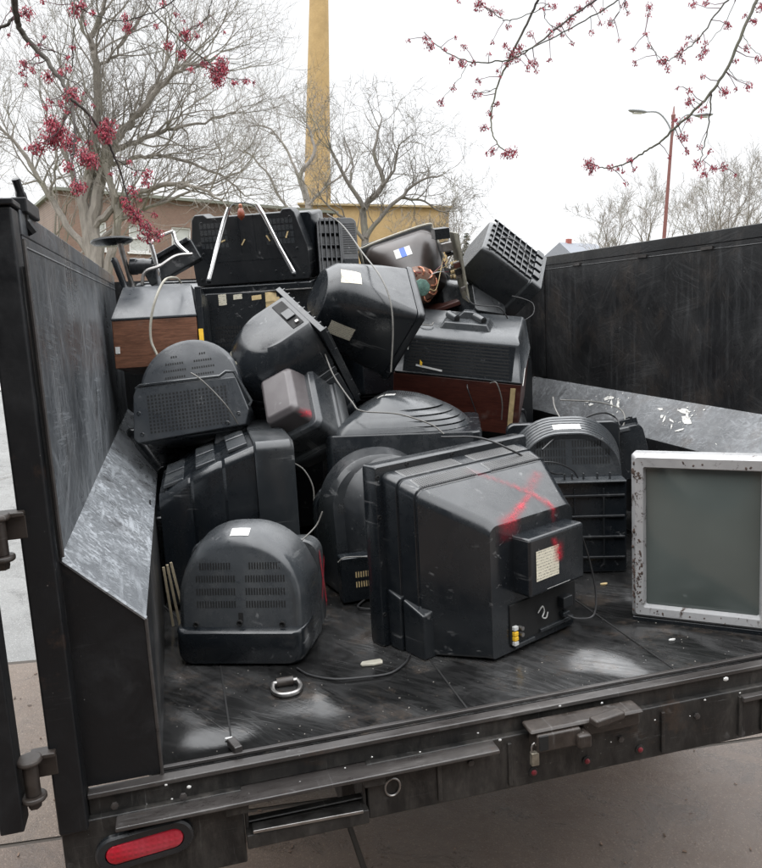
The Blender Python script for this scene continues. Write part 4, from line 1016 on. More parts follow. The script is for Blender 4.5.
bm = bmesh.new(); box(bm, (1.70, -.044, -.075), (.5, .02, .014)); obj('step_ledge', bm, T_RAIL, TR, bevel=.003)
bm = bmesh.new(); tube(bm, [(.0+.018*math.cos(t)+.505, -.044-.004*math.sin(t), -.118+.024*math.sin(t)) for t in [i*PI/10 for i in range(21)]], .0025, 6, False); obj('pull_ring', bm, M_STEEL, TR)
# gate latch
bm = bmesh.new()
box(bm, (.985, -.060, -.028), (.30, .055, .012)); box(bm, (.905, -.070, -.055), (.115, .050, .045)); box(bm, (.965, -.085, -.062), (.035, .05, .034)); box(bm, (1.06, -.050, -.055), (.16, .03, .045))
obj('gate_latch', bm, T_RUST, TR, bevel=.006)
bm = bmesh.new(); box(bm, (1.03, -.095, -.020), (.09, .03, .02), rz(.2)); obj('latch_lever', bm, T_RUST, TR, bevel=.006)
bm = bmesh.new(); box(bm, (.862, -.098, -.050), (.022, .006, .035)); obj('latch_mouth', bm, M_SLOT, TR)
for k, x in enumerate((.862, 1.006, 1.155)):
    bm = bmesh.new(); lathe(bm, [(.0075, 0), (.007, -.006), (.003, -.009)], 14, Matrix.Translation((x, -.037, -.160))); o_ = obj('marker_light', bm, M_RED, TR)
    bm = bmesh.new(); lathe(bm, [(.012, .004), (.012, -.003), (.009, -.004)], 14, Matrix.Translation((x, -.037, -.160))); obj('rim', bm, T_BEAM, o_)
for x, z in ((.70, -.10), (1.10, -.12), (1.32, -.10), (-.10, -.03), (.04, -.04)):
    bm = bmesh.new(); lathe(bm, [(.008, 0), (.008, -.006), (.003, -.007)], 6, Matrix.Translation((x, -.038, z))); obj('bolt', bm, T_RAIL, TR)
# tail light
Mt = Matrix.Translation((-.048, -.040, -.131)) @ ry(-.09).to_4x4()
def oval(w_, h_, y, k=14):
    r = h_/2; P = []
    for s_, a0 in ((1, -90), (-1, 90)):
        for i in range(k+1):
            a = math.radians(a0+180*i/k); P.append(V((s_*(w_/2-r)+r*math.cos(a), y, r*math.sin(a))))
    return P
bm = bmesh.new(); loft(bm, [oval(.205, .080, .004), oval(.205, .080, -.008), oval(.195, .070, -.012), oval(.165, .046, -.012), oval(.163, .044, -.002)], True, False); bmesh.ops.transform(bm, matrix=Mt, verts=bm.verts)
tl = obj('tail_light', bm, P_BLACK, TR)
t = NT('red_lens'); cells = t.n('ShaderNodeTexWave', wave_type='BANDS', bands_direction='X'); cells.inputs['Scale'].default_value = 26
t.l(t.tc.outputs['Object'], cells.inputs[0]); t.set('Base Color', t.mix(t.ramp(t.noise(12, 4), .35, .7), (.36, .005, .016), (.40, .05, .07))); t.set('Roughness', .28); c2_ = t.n('ShaderNodeTexWave', wave_type='BANDS', bands_direction='Z'); c2_.inputs['Scale'].default_value = 26; t.l(t.tc.outputs['Object'], c2_.inputs[0])
t.bump(t.math('MULTIPLY', cells.outputs[1], c2_.outputs[1]), .4, .003); M_LENS = t.m
bm = bmesh.new(); loft(bm, [oval(.164, .046, -.006), oval(.158, .040, -.013), oval(.135, .022, -.0165)], True, True); bmesh.ops.transform(bm, matrix=Mt, verts=bm.verts); obj('lens', bm, M_LENS, tl)
# D-ring on the floor
d = CFW + CR*(287-381)/CF - CU*(691-434)/CF; q = CPOS+d*(-CPOS.z/d.z)
rs_ = random.Random(4)
for x in (.44, 1.01, 1.59):      # stitch welds along the seams
    bm = bmesh.new()
    for k in range(5): tube(bm, [(x+rs_.uniform(-.002, .002), .2+.5*k+rs_.uniform(0, .1), .002), (x, .28+.5*k+rs_.uniform(0, .1), .002)], .003, 5)
    bm.free()
bm = bmesh.new(); pts = [(q.x-.032, q.y+.03, .012), (q.x-.036, q.y, .008), (q.x-.024, q.y-.028, .008), (q.x, q.y-.036, .008), (q.x+.024, q.y-.028, .008), (q.x+.036, q.y, .008), (q.x+.032, q.y+.03, .012)]
tube(bm, catmull(pts, 5)+[V(pts[0])], .0065, 8); o_ = obj('tie_down_ring', bm, M_STEEL, TR)
bm = bmesh.new(); tube(bm, [(q.x-.022, q.y+.034, .010), (q.x+.022, q.y+.034, .010)], .013, 10); obj('clip', bm, T_RUST, o_)
bm = bmesh.new(); box(bm, (.16, .035, .012), (.02, .05, .018), rz(.3)); obj('floor_hook', bm, T_RAIL, TR, bevel=.003)
# gate leaf swung back along the left side, with its hinges
g0 = V((-.335, -.10, 0))
bm = bmesh.new(); box(bm, (-.287, -.075, .60), (.045, .055, 1.22)); obj('gate_post', bm, T_POST, TR, bevel=.004)
bm = bmesh.new(); box(bm, (-.75, .03, .60), (.90, .03, 1.18), rz(-.12)); box(bm, (-.75, .03, .05), (.90, .05, .07), rz(-.12)); box(bm, (-.75, .03, 1.16), (.90, .05, .07), rz(-.12)); obj('gate_leaf', bm, T_POST, TR, bevel=.004)
for z in (.085, .585, 1.05):
    bm = bmesh.new()
    lathe(bm, [(.015, -.035), (.015, .035)], 16, Matrix.Translation((-.245, -.075, z)) @ rx(PI/2).to_4x4())
    lathe(bm, [(.024, -.006), (.026, 0), (.024, .006)], 16, Matrix.Translation((-.245, -.075, z+.040)) @ rx(PI/2).to_4x4())
    lathe(bm, [(.024, -.006), (.026, 0), (.024, .006)], 16, Matrix.Translation((-.245, -.075, z-.040)) @ rx(PI/2).to_4x4())
    box(bm, (-.222, -.05, z+.012), (.05, .012, .048)); box(bm, (-.222, -.055, z+.040), (.05, .035, .010)); box(bm, (-.268, -.06, z-.040), (.05, .035, .010))
    hg = obj('hinge', bm, T_RUST, TR, bevel=.003)
    bm = bmesh.new(); lathe(bm, [(.012, -.062), (.014, -.054), (.014, -.046)], 6, Matrix.Translation((-.245, -.075, z)) @ rx(PI/2).to_4x4()); obj('nut', bm, T_RUST, hg)
# chassis and wheels below
bm = bmesh.new()
for x in (.45, W-.45): box(bm, (x, L*.5+.3, -.19), (.08, L+.4, .14))
for y in (.75, 1.2, 1.7, 2.2): box(bm, (W/2, y, -.06), (W, .06, .08))
box(bm, (W/2, L+.9, -.2), (.10, 1.6, .12)); obj('chassis', bm, T_POST, TR, bevel=.004)
for x, s_ in ((-.12, -1), (W+.12, 1)):
    for y in (1.35, 2.15):
        bm = bmesh.new(); Mw = Matrix.Translation((x-.1*s_, y, -.45)) @ rz(PI/2).to_4x4()
        lathe(bm, [(.20, -.10), (.30, -.105), (.345, -.085), (.35, -.05), (.35, .05), (.345, .085), (.30, .105), (.20, .10)], 40, Mw); wh = obj('wheel', bm, simple('tyre_rubber', (.02, .02, .02), .8), TR)
        bm = bmesh.new(); lathe(bm, [(.05, -.09), (.20, -.101), (.201, .101), (.05, .09)], 24, Mw); obj('rim', bm, M_STEEL, wh)
# white paint splashes on the right ledge and chips on the sill
rr = random.Random(12)
def splash(y, f_, n_, ex, big):
    """a thrown smear of dried paint: one ragged streak and its droplets"""
    bm = bmesh.new(); c = V((W+DD*f_, y, H1+(H2-H1)*f_))
    def blob(a, b, la, lb, rot):
        m_ = 14; ph = [rr.uniform(.55, 1.15) for _ in range(m_)]
        vs = []
        for i in range(m_):
            t_ = i*2*PI/m_; u0 = math.cos(t_)*la*ph[i]; v0 = math.sin(t_)*lb*ph[(i*3) % m_]
            u1 = a+u0*math.cos(rot)-v0*math.sin(rot); v1 = b+u0*math.sin(rot)+v0*math.cos(rot)
            vs.append(bm.verts.new(c+V((0, u1, 0))+ey*v1+en*.0022))
        bm.faces.new(vs)
    for k in range(n_):
        q_ = k/max(1, n_-1)-.5
        blob(q_*ex+rr.gauss(0, .01), rr.gauss(0, .012)+q_*.02, big*rr.uniform(.5, 1.3), big*rr.uniform(.15, .4), rr.gauss(.3, .4))
    for k in range(n_*4): blob(rr.gauss(0, ex*.6), rr.gauss(0, .03), big*rr.uniform(.04, .16), big*rr.uniform(.04, .12), rr.uniform(0, 3))
    obj('paint_splash', bm, M_DROP, TR, smooth=False, recalc=False)
M_DROP = simple('dried_white_splash', (.56, .55, .52), .8, 0, .25, 60)
en = V((-.5, 0, 1)).normalized(); ey = V((.715, 0, .70)).normalized()
for a_ in ((1.74, .66, 4, .12, .045), (1.90, .55, 2, .05, .03), (1.30, .60, 3, .05, .022), (1.16, .68, 3, .07, .045), (1.19, .40, 3, .12, .02), (.9, .3, 1, .05, .010)): splash(*a_)
for px, py, s_ in ((420, 752, .003), (455, 762, .002), (478, 733, .003), (611, 742, .0025), (655, 720, .003), (690, 716, .002), (705, 700, .004), (740, 693, .003), (250, 800, .002), (345, 768, .003), (372, 757, .003), (189, 787, .006), (166, 785, .004), (500, 740, .005), (726, 679, .009), (172, 799, .003), (300, 782, .003), (560, 706, .004), (602, 703, .004)):
    c = at(px, py, -.045)
    bm = bmesh.new(); bmesh.ops.create_icosphere(bm, subdivisions=1, radius=1, matrix=Matrix.Translation(c) @ Matrix.Diagonal((s_*.9, s_*.35, s_*.7, 1))); obj('paint_drip', bm, M_WHITE, TR)
# padlock hanging from the latch
pc = at(534.5, 756, -.085)
PL = empty('padlock', MT @ pose(pc), 'small dull brass padlock hanging under the left end of the gate latch', 'padlock')
bm = bmesh.new(); box(bm, (0, 0, -.006), (.020, .014, .034)); obj('lock_body', bm, simple('tarnished_brass', (.22, .20, .16), .45, .7, .4, 60), PL, bevel=.003)
bm = bmesh.new(); tube(bm, [(-.007, 0, .010), (-.007, 0, .022), (-.004, 0, .030), (0, 0, .033), (.004, 0, .030), (.007, 0, .022), (.007, 0, .010)], .0025, 8); obj('shackle', bm, M_STEEL, PL)
# ================================================================== GROUND, STREET, BUILDINGS, TREES
def concrete(name, c1, c2, rough=.75, crack=False, sc=3):
    t = NT(name)
    big = t.noise(.35*sc, 6, .6); fin = t.noise(55, 6, .8); agg = t.ramp(t.voro(75), .10, .26, 1, 0)
    c = t.mix(t.ramp(big, .35, .65), c1, c2)
    c = t.mix(t.math('MULTIPLY', t.ramp(fin, .35, .7), .5), c, tuple(x*.55 for x in c1))
    c = t.mix(t.math('MULTIPLY', agg, .7), c, tuple(min(.6, x*1.7) for x in c2))
    if crack:
        cr = t.ramp(t.voro(.9, 'DISTANCE_TO_EDGE'), .0, .012, 1, 0)
        n_ = t.n('ShaderNodeMapping')
        c = t.mix(t.math('MULTIPLY', t.math('MULTIPLY', cr, t.ramp(t.noise(.8, 3), .45, .55)), .7), c, (.07, .06, .05))
    st = t.noise(1.3*sc, 7, .7, dist=.8); c = t.mix(t.ramp(st, .52, .66, 0, .55), c, tuple(x*.42 for x in c1))
    t.set('Base Color', c); t.set('Roughness', t.ramp(st, .35, .65, rough, rough-.28)); t.bump(fin, .7, .006); return t.m
G_ST = concrete('pale_street', (.135, .135, .13), (.20, .20, .195), .5, True)
G_TAN = concrete('tan_concrete', (.105, .075, .055), (.145, .112, .086), .5)
G_GREY = concrete('brown_grey_concrete', (.088, .060, .044), (.125, .092, .070), .5)
G_GRASS = simple('dormant_grass', (.12, .11, .06), .9, 0, .4, 3, .4)
def flat(name, pts, z, mat, th=0):
    bm = bmesh.new()
    a = [bm.verts.new((p[0], p[1], z)) for p in pts]; bm.faces.new(a)
    o = obj(name, bm, mat, None, smooth=False); tag(o, kind='structure'); return o
def tg(x, y):      # a ground point given in the trailer's plan
    p = MT @ V((x, y, -.8)); return (p.x, p.y)
flat('street', [(-400, -400), (400, -400), (400, 500), (-400, 500)], 0, G_ST)
flat('pavement', [tg(-14, .995), tg(18, .995), tg(18, 2.45), tg(-14, 2.40)], .008, G_TAN)
flat('kerb_joint', [tg(-14, .96), tg(18, .96), tg(18, 2.49), tg(-14, 2.44)], .004, simple('dark_joint', (.05, .042, .035), .9))
flat('driveway', [tg(-14, -9), tg(.545, -9), tg(.545, .975), tg(-14, .972)], .008, G_GREY)
flat('driveway', [tg(.565, -9), tg(18, -9), tg(18, .975), tg(.565, .975)], .008, G_GREY)
flat('driveway_base', [tg(-14, -9.02), tg(18, -9.02), tg(18, .955), tg(-14, .955)], .0035, bpy.data.materials['dark_joint'])
far = []
for px, d in ((-900, 17), (1700, 17), (1700, 200), (-900, 200)):
    p = ground(px, d); far.append((p.x, p.y))
flat('lawn', far, .012, G_GRASS)
p1_, p2_ = ground(-900, 15.4), ground(1700, 15.4); p3_, p4_ = ground(1700, 16.8), ground(-900, 16.8)
flat('far_pavement', [(p.x, p.y) for p in (p1_, p2_, p3_, p4_)], .02, concrete('far_concrete', (.36, .34, .31), (.44, .42, .40)))

rr = random.Random(99); bm = bmesh.new()
for k in range(700):
    x, y = rr.uniform(-1.6, 3.6), rr.uniform(-1.2, 2.4); p = tg(x, y); s_ = rr.uniform(.003, .010)
    vs = box(bm, (0, 0, 0), (s_*rr.uniform(.6, 2.6), s_*.8, s_*.3)); bmesh.ops.transform(bm, matrix=Matrix.Translation((p[0], p[1], .012)) @ rz(rr.uniform(0, 3)).to_4x4() @ rx(rr.uniform(-.4, .4)).to_4x4(), verts=vs)
o_ = obj('ground_litter', bm, simple('litter_brown', (.13, .085, .06), .8, 0, .8, 2.3), None, smooth=False); tag(o_, 'bits of bark, buds and gravel scattered over the pavement under the trailer', 'litter', None, 'stuff')
def brickmat(name, c1, c2, mortar, scale=1.0):
    t = NT(name)
    b = t.n('ShaderNodeTexBrick'); b.inputs['Color1'].default_value = (*c1, 1); b.inputs['Color2'].default_value = (*c2, 1); b.inputs['Mortar'].default_value = (*mortar, 1)
    b.inputs['Scale'].default_value = 4.5*scale; b.inputs['Mortar Size'].default_value = .02
    mp = t.n('ShaderNodeMapping'); mp.inputs['Rotation'].default_value = (PI/2, 0, 0)
    t.l(t.tc.outputs['Object'], mp.inputs[0]); t.l(mp.outputs[0], b.inputs[0])
    n = t.noise(.8, 6, .65)
    t.set('Base Color', t.mix(t.ramp(n, .3, .7, 0, .45), b.outputs[0], tuple(x*.55 for x in c1))); t.set('Roughness', .85); return t.m
BR = brickmat('red_brown_brick', (.185, .112, .083), (.225, .14, .10), (.21, .18, .155))
BY = brickmat('yellow_brick', (.42, .28, .12), (.48, .33, .15), (.36, .29, .18))
BC = brickmat('ochre_chimney_brick', (.40, .265, .11), (.46, .31, .135), (.35, .27, .15), .8)
def ztop(py, d, px): return CW.z + (WU.z*(434-py)/CF + WF.z + WR.z*(px-381)/CF)*d
def building(name, pa, pb, depth, hgt, wallm, label, wins=(), roofm=None, wc=(.5, .5, .45)):
    a, b = V((pa.x, pa.y, 0)), V((pb.x, pb.y, 0)); u = (b-a); ln = u.length; u.normalize(); n_ = V((-u.y, u.x, 0))
    if n_.dot(V((WF.x, WF.y, 0))) < 0: n_ = -n_
    M = Matrix.Identity(4)
    for i in range(3): M[i][0] = u[i]; M[i][1] = n_[i]; M[i][2] = (0, 0, 1)[i]; M[i][3] = a[i]
    r = empty(name, M, label, 'building')
    # wall with window openings on the front
    bm = bmesh.new(); xs = sorted({0, ln, *[w_[0] for w_ in wins], *[w_[1] for w_ in wins]}); zs = sorted({0, hgt, *[w_[2] for w_ in wins], *[w_[3] for w_ in wins]})
    for i in range(len(xs)-1):
        for j in range(len(zs)-1):
            cx, cz = (xs[i]+xs[i+1])/2, (zs[j]+zs[j+1])/2
            if any(w_[0] < cx < w_[1] and w_[2] < cz < w_[3] for w_ in wins): continue
            box(bm, (cx, .15, cz), (xs[i+1]-xs[i], .3, zs[j+1]-zs[j]))
    box(bm, (ln/2, depth, hgt/2), (ln, .3, hgt)); box(bm, (.15, depth/2+.001, hgt/2), (.3, depth-.31, hgt)); box(bm, (ln-.15, depth/2+.001, hgt/2), (.3, depth-.31, hgt))
    bmesh.ops.remove_doubles(bm, verts=bm.verts, dist=.0001)
    obj('wall', bm, wallm, r, smooth=False)
    bm = bmesh.new(); box(bm, (ln/2, depth/2+.05, hgt+.06), (ln+.4, depth+.7, .14)); obj('roof', bm, roofm or simple('roof_felt', (.12, .11, .10), .8), r)
    gm = simple('window_glass_blind', (.42, .43, .40), .35, 0, .15, 1.5); fm = simple('window_frame_paint', (.62, .62, .60), .5, 0, .05)
    for (x0, x1, z0, z1) in wins:
        bm = bmesh.new()
        for c, s_ in (((x0+x1)/2, (z0+.04)), ((x0+x1)/2, (z1-.04)), ((x0+x1)/2, (z0+z1)/2)): box(bm, (c, .10, s_), (x1-x0-.004, .08, .07))
        for c in (x0+.04, x1-.04): box(bm, (c, .101, (z0+z1)/2), (.07, .084, z1-z0-.01))
        f = obj('window', bm, fm, r, smooth=False)
        bm = bmesh.new(); box(bm, ((x0+x1)/2, .13, (z0+z1)/2), (x1-x0-.02, .02, z1-z0-.02)); obj('pane', bm, gm, f, smooth=False)
        bm = bmesh.new(); box(bm, ((x0+x1)/2, -.02, z0-.05), (x1-x0+.2, .16, .09)); obj('sill', bm, fm, f, smooth=False)
    return r, ln
d1 = 38; hb = ztop(193, d1, 63)
A1, B1 = ground(63, d1), ground(332, 45)
ln = ((B1-A1).length); wz0, wz1 = ztop(253, d1+2, 140), ztop(226, d1+2, 140)
wins = []
for px in (98, 140, 181, 222, 264):
    p = ground(px, d1+(px-63)/269*7); x = (V((p.x, p.y, 0))-V((A1.x, A1.y, 0))).length
    wins += [(x-.5, x+.5, wz0, wz1), (x-.5, x+.5, wz0-3.0, wz1-3.0)]
building('brick_building', A1, B1, 14, hb, BR, 'reddish brown brick building with pale sash windows behind the bare trees', wins, simple('grey_green_coping', (.17, .18, .15), .8))
A2, B2 = ground(300, 60), ground(446, 60)
building('brick_building', A2, B2, 12, ztop(209, 60, 400), BY, 'yellow brick flat-topped building behind the middle bare tree', [(3, 4.2, 5.5, 7), (7.5, 8.7, 5.5, 7)], simple('yellow_coping', (.35, .27, .15), .8))
# unseen terrace added behind the camera to block low sky light and fill reflections
fl_ = V((WF.x, WF.y, 0)).normalized(); rl_ = V((WR.x, WR.y, 0)).normalized(); cb = V((CW.x, CW.y, 0))-fl_*9.5
building('brick_building', cb-rl_*22, cb+rl_*22, -9, 10.5, brickmat('dark_grey_brick', (.07, .07, .072), (.10, .10, .102), (.12, .12, .12)), 'long dark grey brick terrace facing the open rear of the trailer', [(4+5*k, 5.4+5*k, a, a+1.5) for k in range(8) for a in (1, 4, 7.5)])
# small house on the right
hp = ground(574, 75)
HS = empty('house', Matrix.Translation(hp), 'small distant house with a grey roof and a red chimney beyond the right wall', 'house')
zr = ztop(244, 75, 574)
bm = bmesh.new(); box(bm, (0, 0, (zr-1.2)/2), (3.6, 5, zr-1.2)); obj('wall', bm, simple('pale_siding', (.45, .44, .42), .7), HS, smooth=False)
bm = bmesh.new(); vs = [bm.verts.new(p) for p in ((-2.1, -2.8, zr-1.2), (2.1, -2.8, zr-1.2), (2.1, 2.8, zr-1.2), (-2.1, 2.8, zr-1.2), (-1.9, 0, zr), (1.9, 0, zr))]
for f in ((0, 1, 5, 4), (3, 4, 5, 2), (0, 4, 3), (1, 2, 5), (0, 3, 2, 1)): bm.faces.new([vs[i] for i in f])
rf = obj('roof', bm, simple('slate_roof', (.16, .17, .19), .8), HS, smooth=False)
bm = bmesh.new(); box(bm, (-.95, 0, zr-.1), (.42, .42, .9)); obj('chimney', bm, simple('red_chimney_brick', (.30, .09, .07), .8), rf, smooth=False)
# tall chimney
cp = ground(316.5, 90); CHM = empty('chimney_stack', Matrix.Translation(cp), 'tall tapering ochre brick factory chimney rising out of the picture', 'chimney')
zz = lambda py: ztop(py, 90, 316)
def rad(z): return 1.49-(z-zz(200))*(1.49-.98)/(zz(0)-zz(200))
bm = bmesh.new(); lathe(bm, [(rad(0), 0), (rad(14), 14), (rad(30), 30), (rad(48), 48), (rad(48)+.12, 48.1), (rad(48)+.12, 49), (rad(48)-.2, 49), (rad(48)-.25, 46)], 48, rx(PI/2).to_4x4())
obj('shaft', bm, BC, CHM)
bm = bmesh.new(); box(bm, (0, -rad(2)-.02, 1.1), (1, .3, 2.0)); obj('door', bm, M_STEEL, CHM)
# double-armed lamp post
LPD = 27; lp = wat(668.5, 180, LPD); zt = ztop(119, LPD, 673)
LP = empty('street_lamp', Matrix.Translation((lp.x, lp.y, 0)), 'tall rust-red lamp post with two curved arms behind the right wall', 'street lamp')
mred = simple('rust_red_paint', (.17, .065, .055), .5, 0, .2)
bm = bmesh.new(); tube(bm, [(0, 0, 0), (0, 0, .4), (0, 0, .42), (0, 0, zt)], [.13, .13, .085, .045], 14); obj('pole', bm, mred, LP)
bm = bmesh.new(); lathe(bm, [(.06, -.1), (.075, .05), (.04, .10), (.02, .30), (.001, .36)], 10, Matrix.Translation((0, 0, zt)) @ rx(PI/2).to_4x4()); obj('finial', bm, mred, LP)
u_ = V((WR.x, WR.y, 0)).normalized()
for s_, ln_, up in ((-1, 1.02, .22), (1, .82, .10)):
    e = u_*s_
    bm = bmesh.new(); tube(bm, catmull([V((0, 0, zt-.75)), V((0, 0, zt-.3))+e*.12, V((0, 0, zt+.0+up*.5))+e*ln_*.5, V((0, 0, zt+up*.6))+e*ln_], 6), .028, 8); am = obj('arm', bm, simple('grey_lamp_paint', (.25, .26, .27), .5), LP)
    bm = bmesh.new(); r_ = bmesh.ops.create_uvsphere(bm, u_segments=16, v_segments=8, radius=1)
    ang = math.atan2(e.y, e.x)
    bmesh.ops.transform(bm, matrix=Matrix.Translation(V((0, 0, zt+up*.6+.02))+e*(ln_+.20)) @ rz(ang).to_4x4() @ ry(-.08).to_4x4() @ Matrix.Diagonal((.33, .14, .075, 1)), verts=bm.verts); lh = obj('lamp_head', bm, bpy.data.materials['grey_lamp_paint'], LP)
    bm = bmesh.new(); box(bm, V((0, 0, zt+up*.6-.045))+e*(ln_+.2), (.3, .16, .03), rz(ang)); obj('lens', bm, M_WHITE, lh)

# ------------------------------------------------------------------ bare trees
def bark(name, c, v=.3):
    t = NT(name); n = t.noise(3, 6, .7, stretch=(3, 3, .7)); g = t.noise(.6, 3)
    c_ = t.mix(t.ramp(n, .3, .7), tuple(x*(1-v) for x in c), tuple(x*(1+v) for x in c)); c_ = t.mix(t.ramp(g, .5, .65, 0, .35), c_, (.13, .14, .07))
    t.set('Base Color', c_); t.set('Roughness', .9); t.bump(n, .5, .02); return t.m
BK1 = bark('pale_grey_bark', (.195, .175, .15)); BK2 = bark('dark_grey_bark', (.13, .117, .103)); BK3 = bark('brown_grey_bark', (.20, .18, .16))
def tree(loc, hgt, r0, seed, label, mat, levels=4, stems=1, kids=(7, 6, 5, 5), spread=.55, ratio=.62, trunk_frac=.35, lean=(0, 0), droop=0., wob=.22, group='bare trees beyond the trailer', sub=1.0, twr=.004, cr=.62, limbs=None, dist=0):
    rr = random.Random(seed)
    root = empty('bare_tree', Matrix.Translation(loc), label, 'tree', group)
    trunk, crown = bmesh.new(), bmesh.new()
    def rnd(): return V((rr.gauss(0, 1), rr.gauss(0, 1), rr.gauss(0, 1)))
    def grow(p, d, ln, r, lv):
        n = 7 if lv <= 1 else (5 if lv == 2 else 3)
        pts = [p]; q = p.copy(); dd = d.copy(); dirs = [dd.copy()]
        for k in range(n):
            dd = (dd + rnd()*wob*(.5 if lv == 0 else 1) + V((0, 0, .10 if lv > 0 else .1)) - V((0, 0, droop*lv*.5))).normalized()
            q = q + dd*(ln/n); pts.append(q.copy()); dirs.append(dd.copy())
        end = .14 if lv == 0 else .2
        rs = [r*(1-(1-end)*(k/n)) for k in range(n+1)]
        tube(trunk if lv <= 1 else crown, pts, rs, 9 if lv == 0 else (6 if lv == 1 else (4 if lv == 2 else 3)), lv <= 1)
        if lv >= levels: return
        if lv == 0: grow(pts[-1], dd, ln*.35, rs[-1], 2)
        m = kids[lv]
        for k in range(m):
            t = (.30 if lv else trunk_frac) + (1-(.30 if lv else trunk_frac))*(k+rr.random()*.8)/m; t = min(t, .99)
            i = min(n-1, int(t*n)); f = t*n-i
            bp = pts[i].lerp(pts[i+1], f); bd = dirs[i+1]
            side = bd.cross(rnd()).normalized()
            a = spread*rr.uniform(.7, 1.45)
            nd = (bd*math.cos(a)+side*math.sin(a)).normalized()
            grow(bp, nd, ln*ratio*(1.15-.5*t)*rr.uniform(.75, 1.25)*(sub if lv == 0 else 1), max(twr, rs[i]*(cr if lv == 0 else .58)), lv+1)
    for (pxs, ra, rb) in (limbs or []):
        inv = Matrix.Translation(loc).inverted(); off = rr.uniform(-1.2, 1.2)
        P = [inv @ wat(px, py, dist+off*i_/max(1, len(pxs)-1)+.0) for i_, (px, py) in enumerate(pxs)]
        ra *= .8; P = catmull(P, 4); n = len(P); P = [p+rnd()*.03*(0 < i_ < n-1) for i_, p in enumerate(P)]
        R_ = [ra+(rb-ra)*i_/(n-1) for i_ in range(n)]
        tube(trunk, P, R_, 8)
        for i_ in range(max(1, n//5), n):
            for _ in range(2 if i_ < n-1 else 4):
                if rr.random() < .54: continue
                bd = (P[i_]-P[i_-1]).normalized(); side = (bd.cross(rnd()).normalized()+V((0, 0, .35))).normalized(); a = spread*rr.uniform(.6, 1.3)
                grow(P[i_], (bd*math.cos(a)+side*math.sin(a)).normalized(), hgt*.19*rr.uniform(.6, 1.3), max(twr, min(R_[i_]*.6, .035)), 2)
    for s_ in range(stems):
        a = 2*PI*s_/max(1, stems)+rr.random()
        sp = .0 if stems == 1 else .20
        d = V((lean[0]+math.cos(a)*sp, lean[1]+math.sin(a)*sp, 1)).normalized()
        grow(V((math.cos(a)*.25*(stems > 1), math.sin(a)*.25*(stems > 1), 0)), d, hgt*(.72 if stems > 1 else .78)*rr.uniform(.85, 1.1), r0*(.7 if stems > 1 else 1), 0)
    obj('trunk', trunk, mat, root, recalc=False); obj('crown', crown, mat, root, recalc=False, smooth=False)
    return root
tree(ground(96, 23), 12.0, .34, 41, 'big multi-stemmed bare tree with a wide haze of twigs in front of the brick building', BK1, 4, 0, (7, 7, 7, 7), .70, .62, .22, wob=.2, twr=.0045, dist=23, limbs=[
    ([(98, 330), (97, 260), (92, 225), (99, 190), (108, 160), (113, 143), (128, 125), (143, 108), (165, 82), (187, 67), (210, 60)], .30, .03),
    ([(100, 300), (88, 240), (84, 200), (92, 160), (97, 120), (97, 63), (90, 43), (100, 20), (104, -10)], .24, .05),
    ([(90, 43), (80, 25), (84, 0), (80, -25)], .05, .02), ([(97, 66), (115, 55), (132, 30), (150, 5)], .06, .02),
    ([(110, 152), (130, 145), (160, 131), (176, 128), (205, 122), (236, 112)], .11, .02), ([(140, 112), (160, 75), (168, 45), (165, 20)], .07, .02),
    ([(112, 165), (135, 158), (155, 155), (190, 163), (225, 178), (245, 196)], .09, .02),
    ([(88, 235), (110, 210), (140, 192), (168, 185), (196, 187), (222, 200)], .15, .03), ([(96, 250), (118, 222), (150, 207), (190, 190), (240, 172)], .10, .02),
    ([(92, 260), (66, 225), (48, 195), (30, 165), (12, 140), (-8, 122)], .14, .03), ([(50, 196), (56, 160), (48, 120), (40, 90)], .05, .02),
    ([(100, 300), (112, 250), (118, 220), (112, 190), (104, 160)], .18, .08), ([(84, 200), (70, 170), (62, 130), (66, 90), (58, 55)], .09, .02)])
tree(ground(28, 28), 9.5, .14, 9, 'slim bare tree at the left edge beyond the left wall', BK1, 4, 2, (7, 6, 5, 4), .5, .55, .3)
tree(ground(-40, 24), 11, .18, 10, 'bare tree mostly cut off by the left edge of the picture', BK3, 4, 2, (7, 6, 5, 4), .5, .55, .3)
tree(ground(297, 48), 12.2, .26, 5, 'bare tree with crooked limbs crossing the foot of the chimney', BK3, 4, 0, (8, 6, 6, 5), .75, .60, .40, wob=.28, twr=.010, dist=48, limbs=[
    ([(306, 330), (306, 240), (307, 198), (300, 176), (314, 154), (309, 129), (303, 118)], .30, .04), ([(305, 200), (295, 168), (285, 147), (267, 127), (250, 126)], .13, .03),
    ([(306, 215), (285, 205), (270, 178), (252, 156), (240, 150)], .12, .03), ([(308, 205), (325, 188), (345, 172), (352, 158)], .12, .03)])
tree(ground(374, 40), 12.0, .30, 77, 'dark-trunked bare tree with crooked spreading limbs right of the chimney', BK2, 4, 0, (10, 7, 6, 5), .8, .6, .45, wob=.30, twr=.009, dist=40, limbs=[
    ([(366, 330), (365, 235), (365, 206), (384, 184), (374, 158), (377, 136), (382, 119)], .28, .03), ([(364, 208), (346, 178), (334, 155), (329, 143)], .16, .03),
    ([(366, 238), (378, 220), (403, 195), (421, 180), (442, 175)], .17, .03), ([(382, 186), (394, 170), (397, 150), (410, 136)], .10, .02), ([(350, 184), (352, 160), (344, 135)], .08, .02),
    ([(364, 240), (350, 222), (330, 208), (318, 190)], .12, .03), ([(400, 198), (420, 200), (438, 210), (452, 212)], .09, .02)])
tree(ground(420, 52), 9.5, .20, 15, 'pale bare tree with a round twiggy crown in front of the yellow building', BK1, 4, 3, (7, 6, 6, 5), .55, .55, .3, twr=.010)
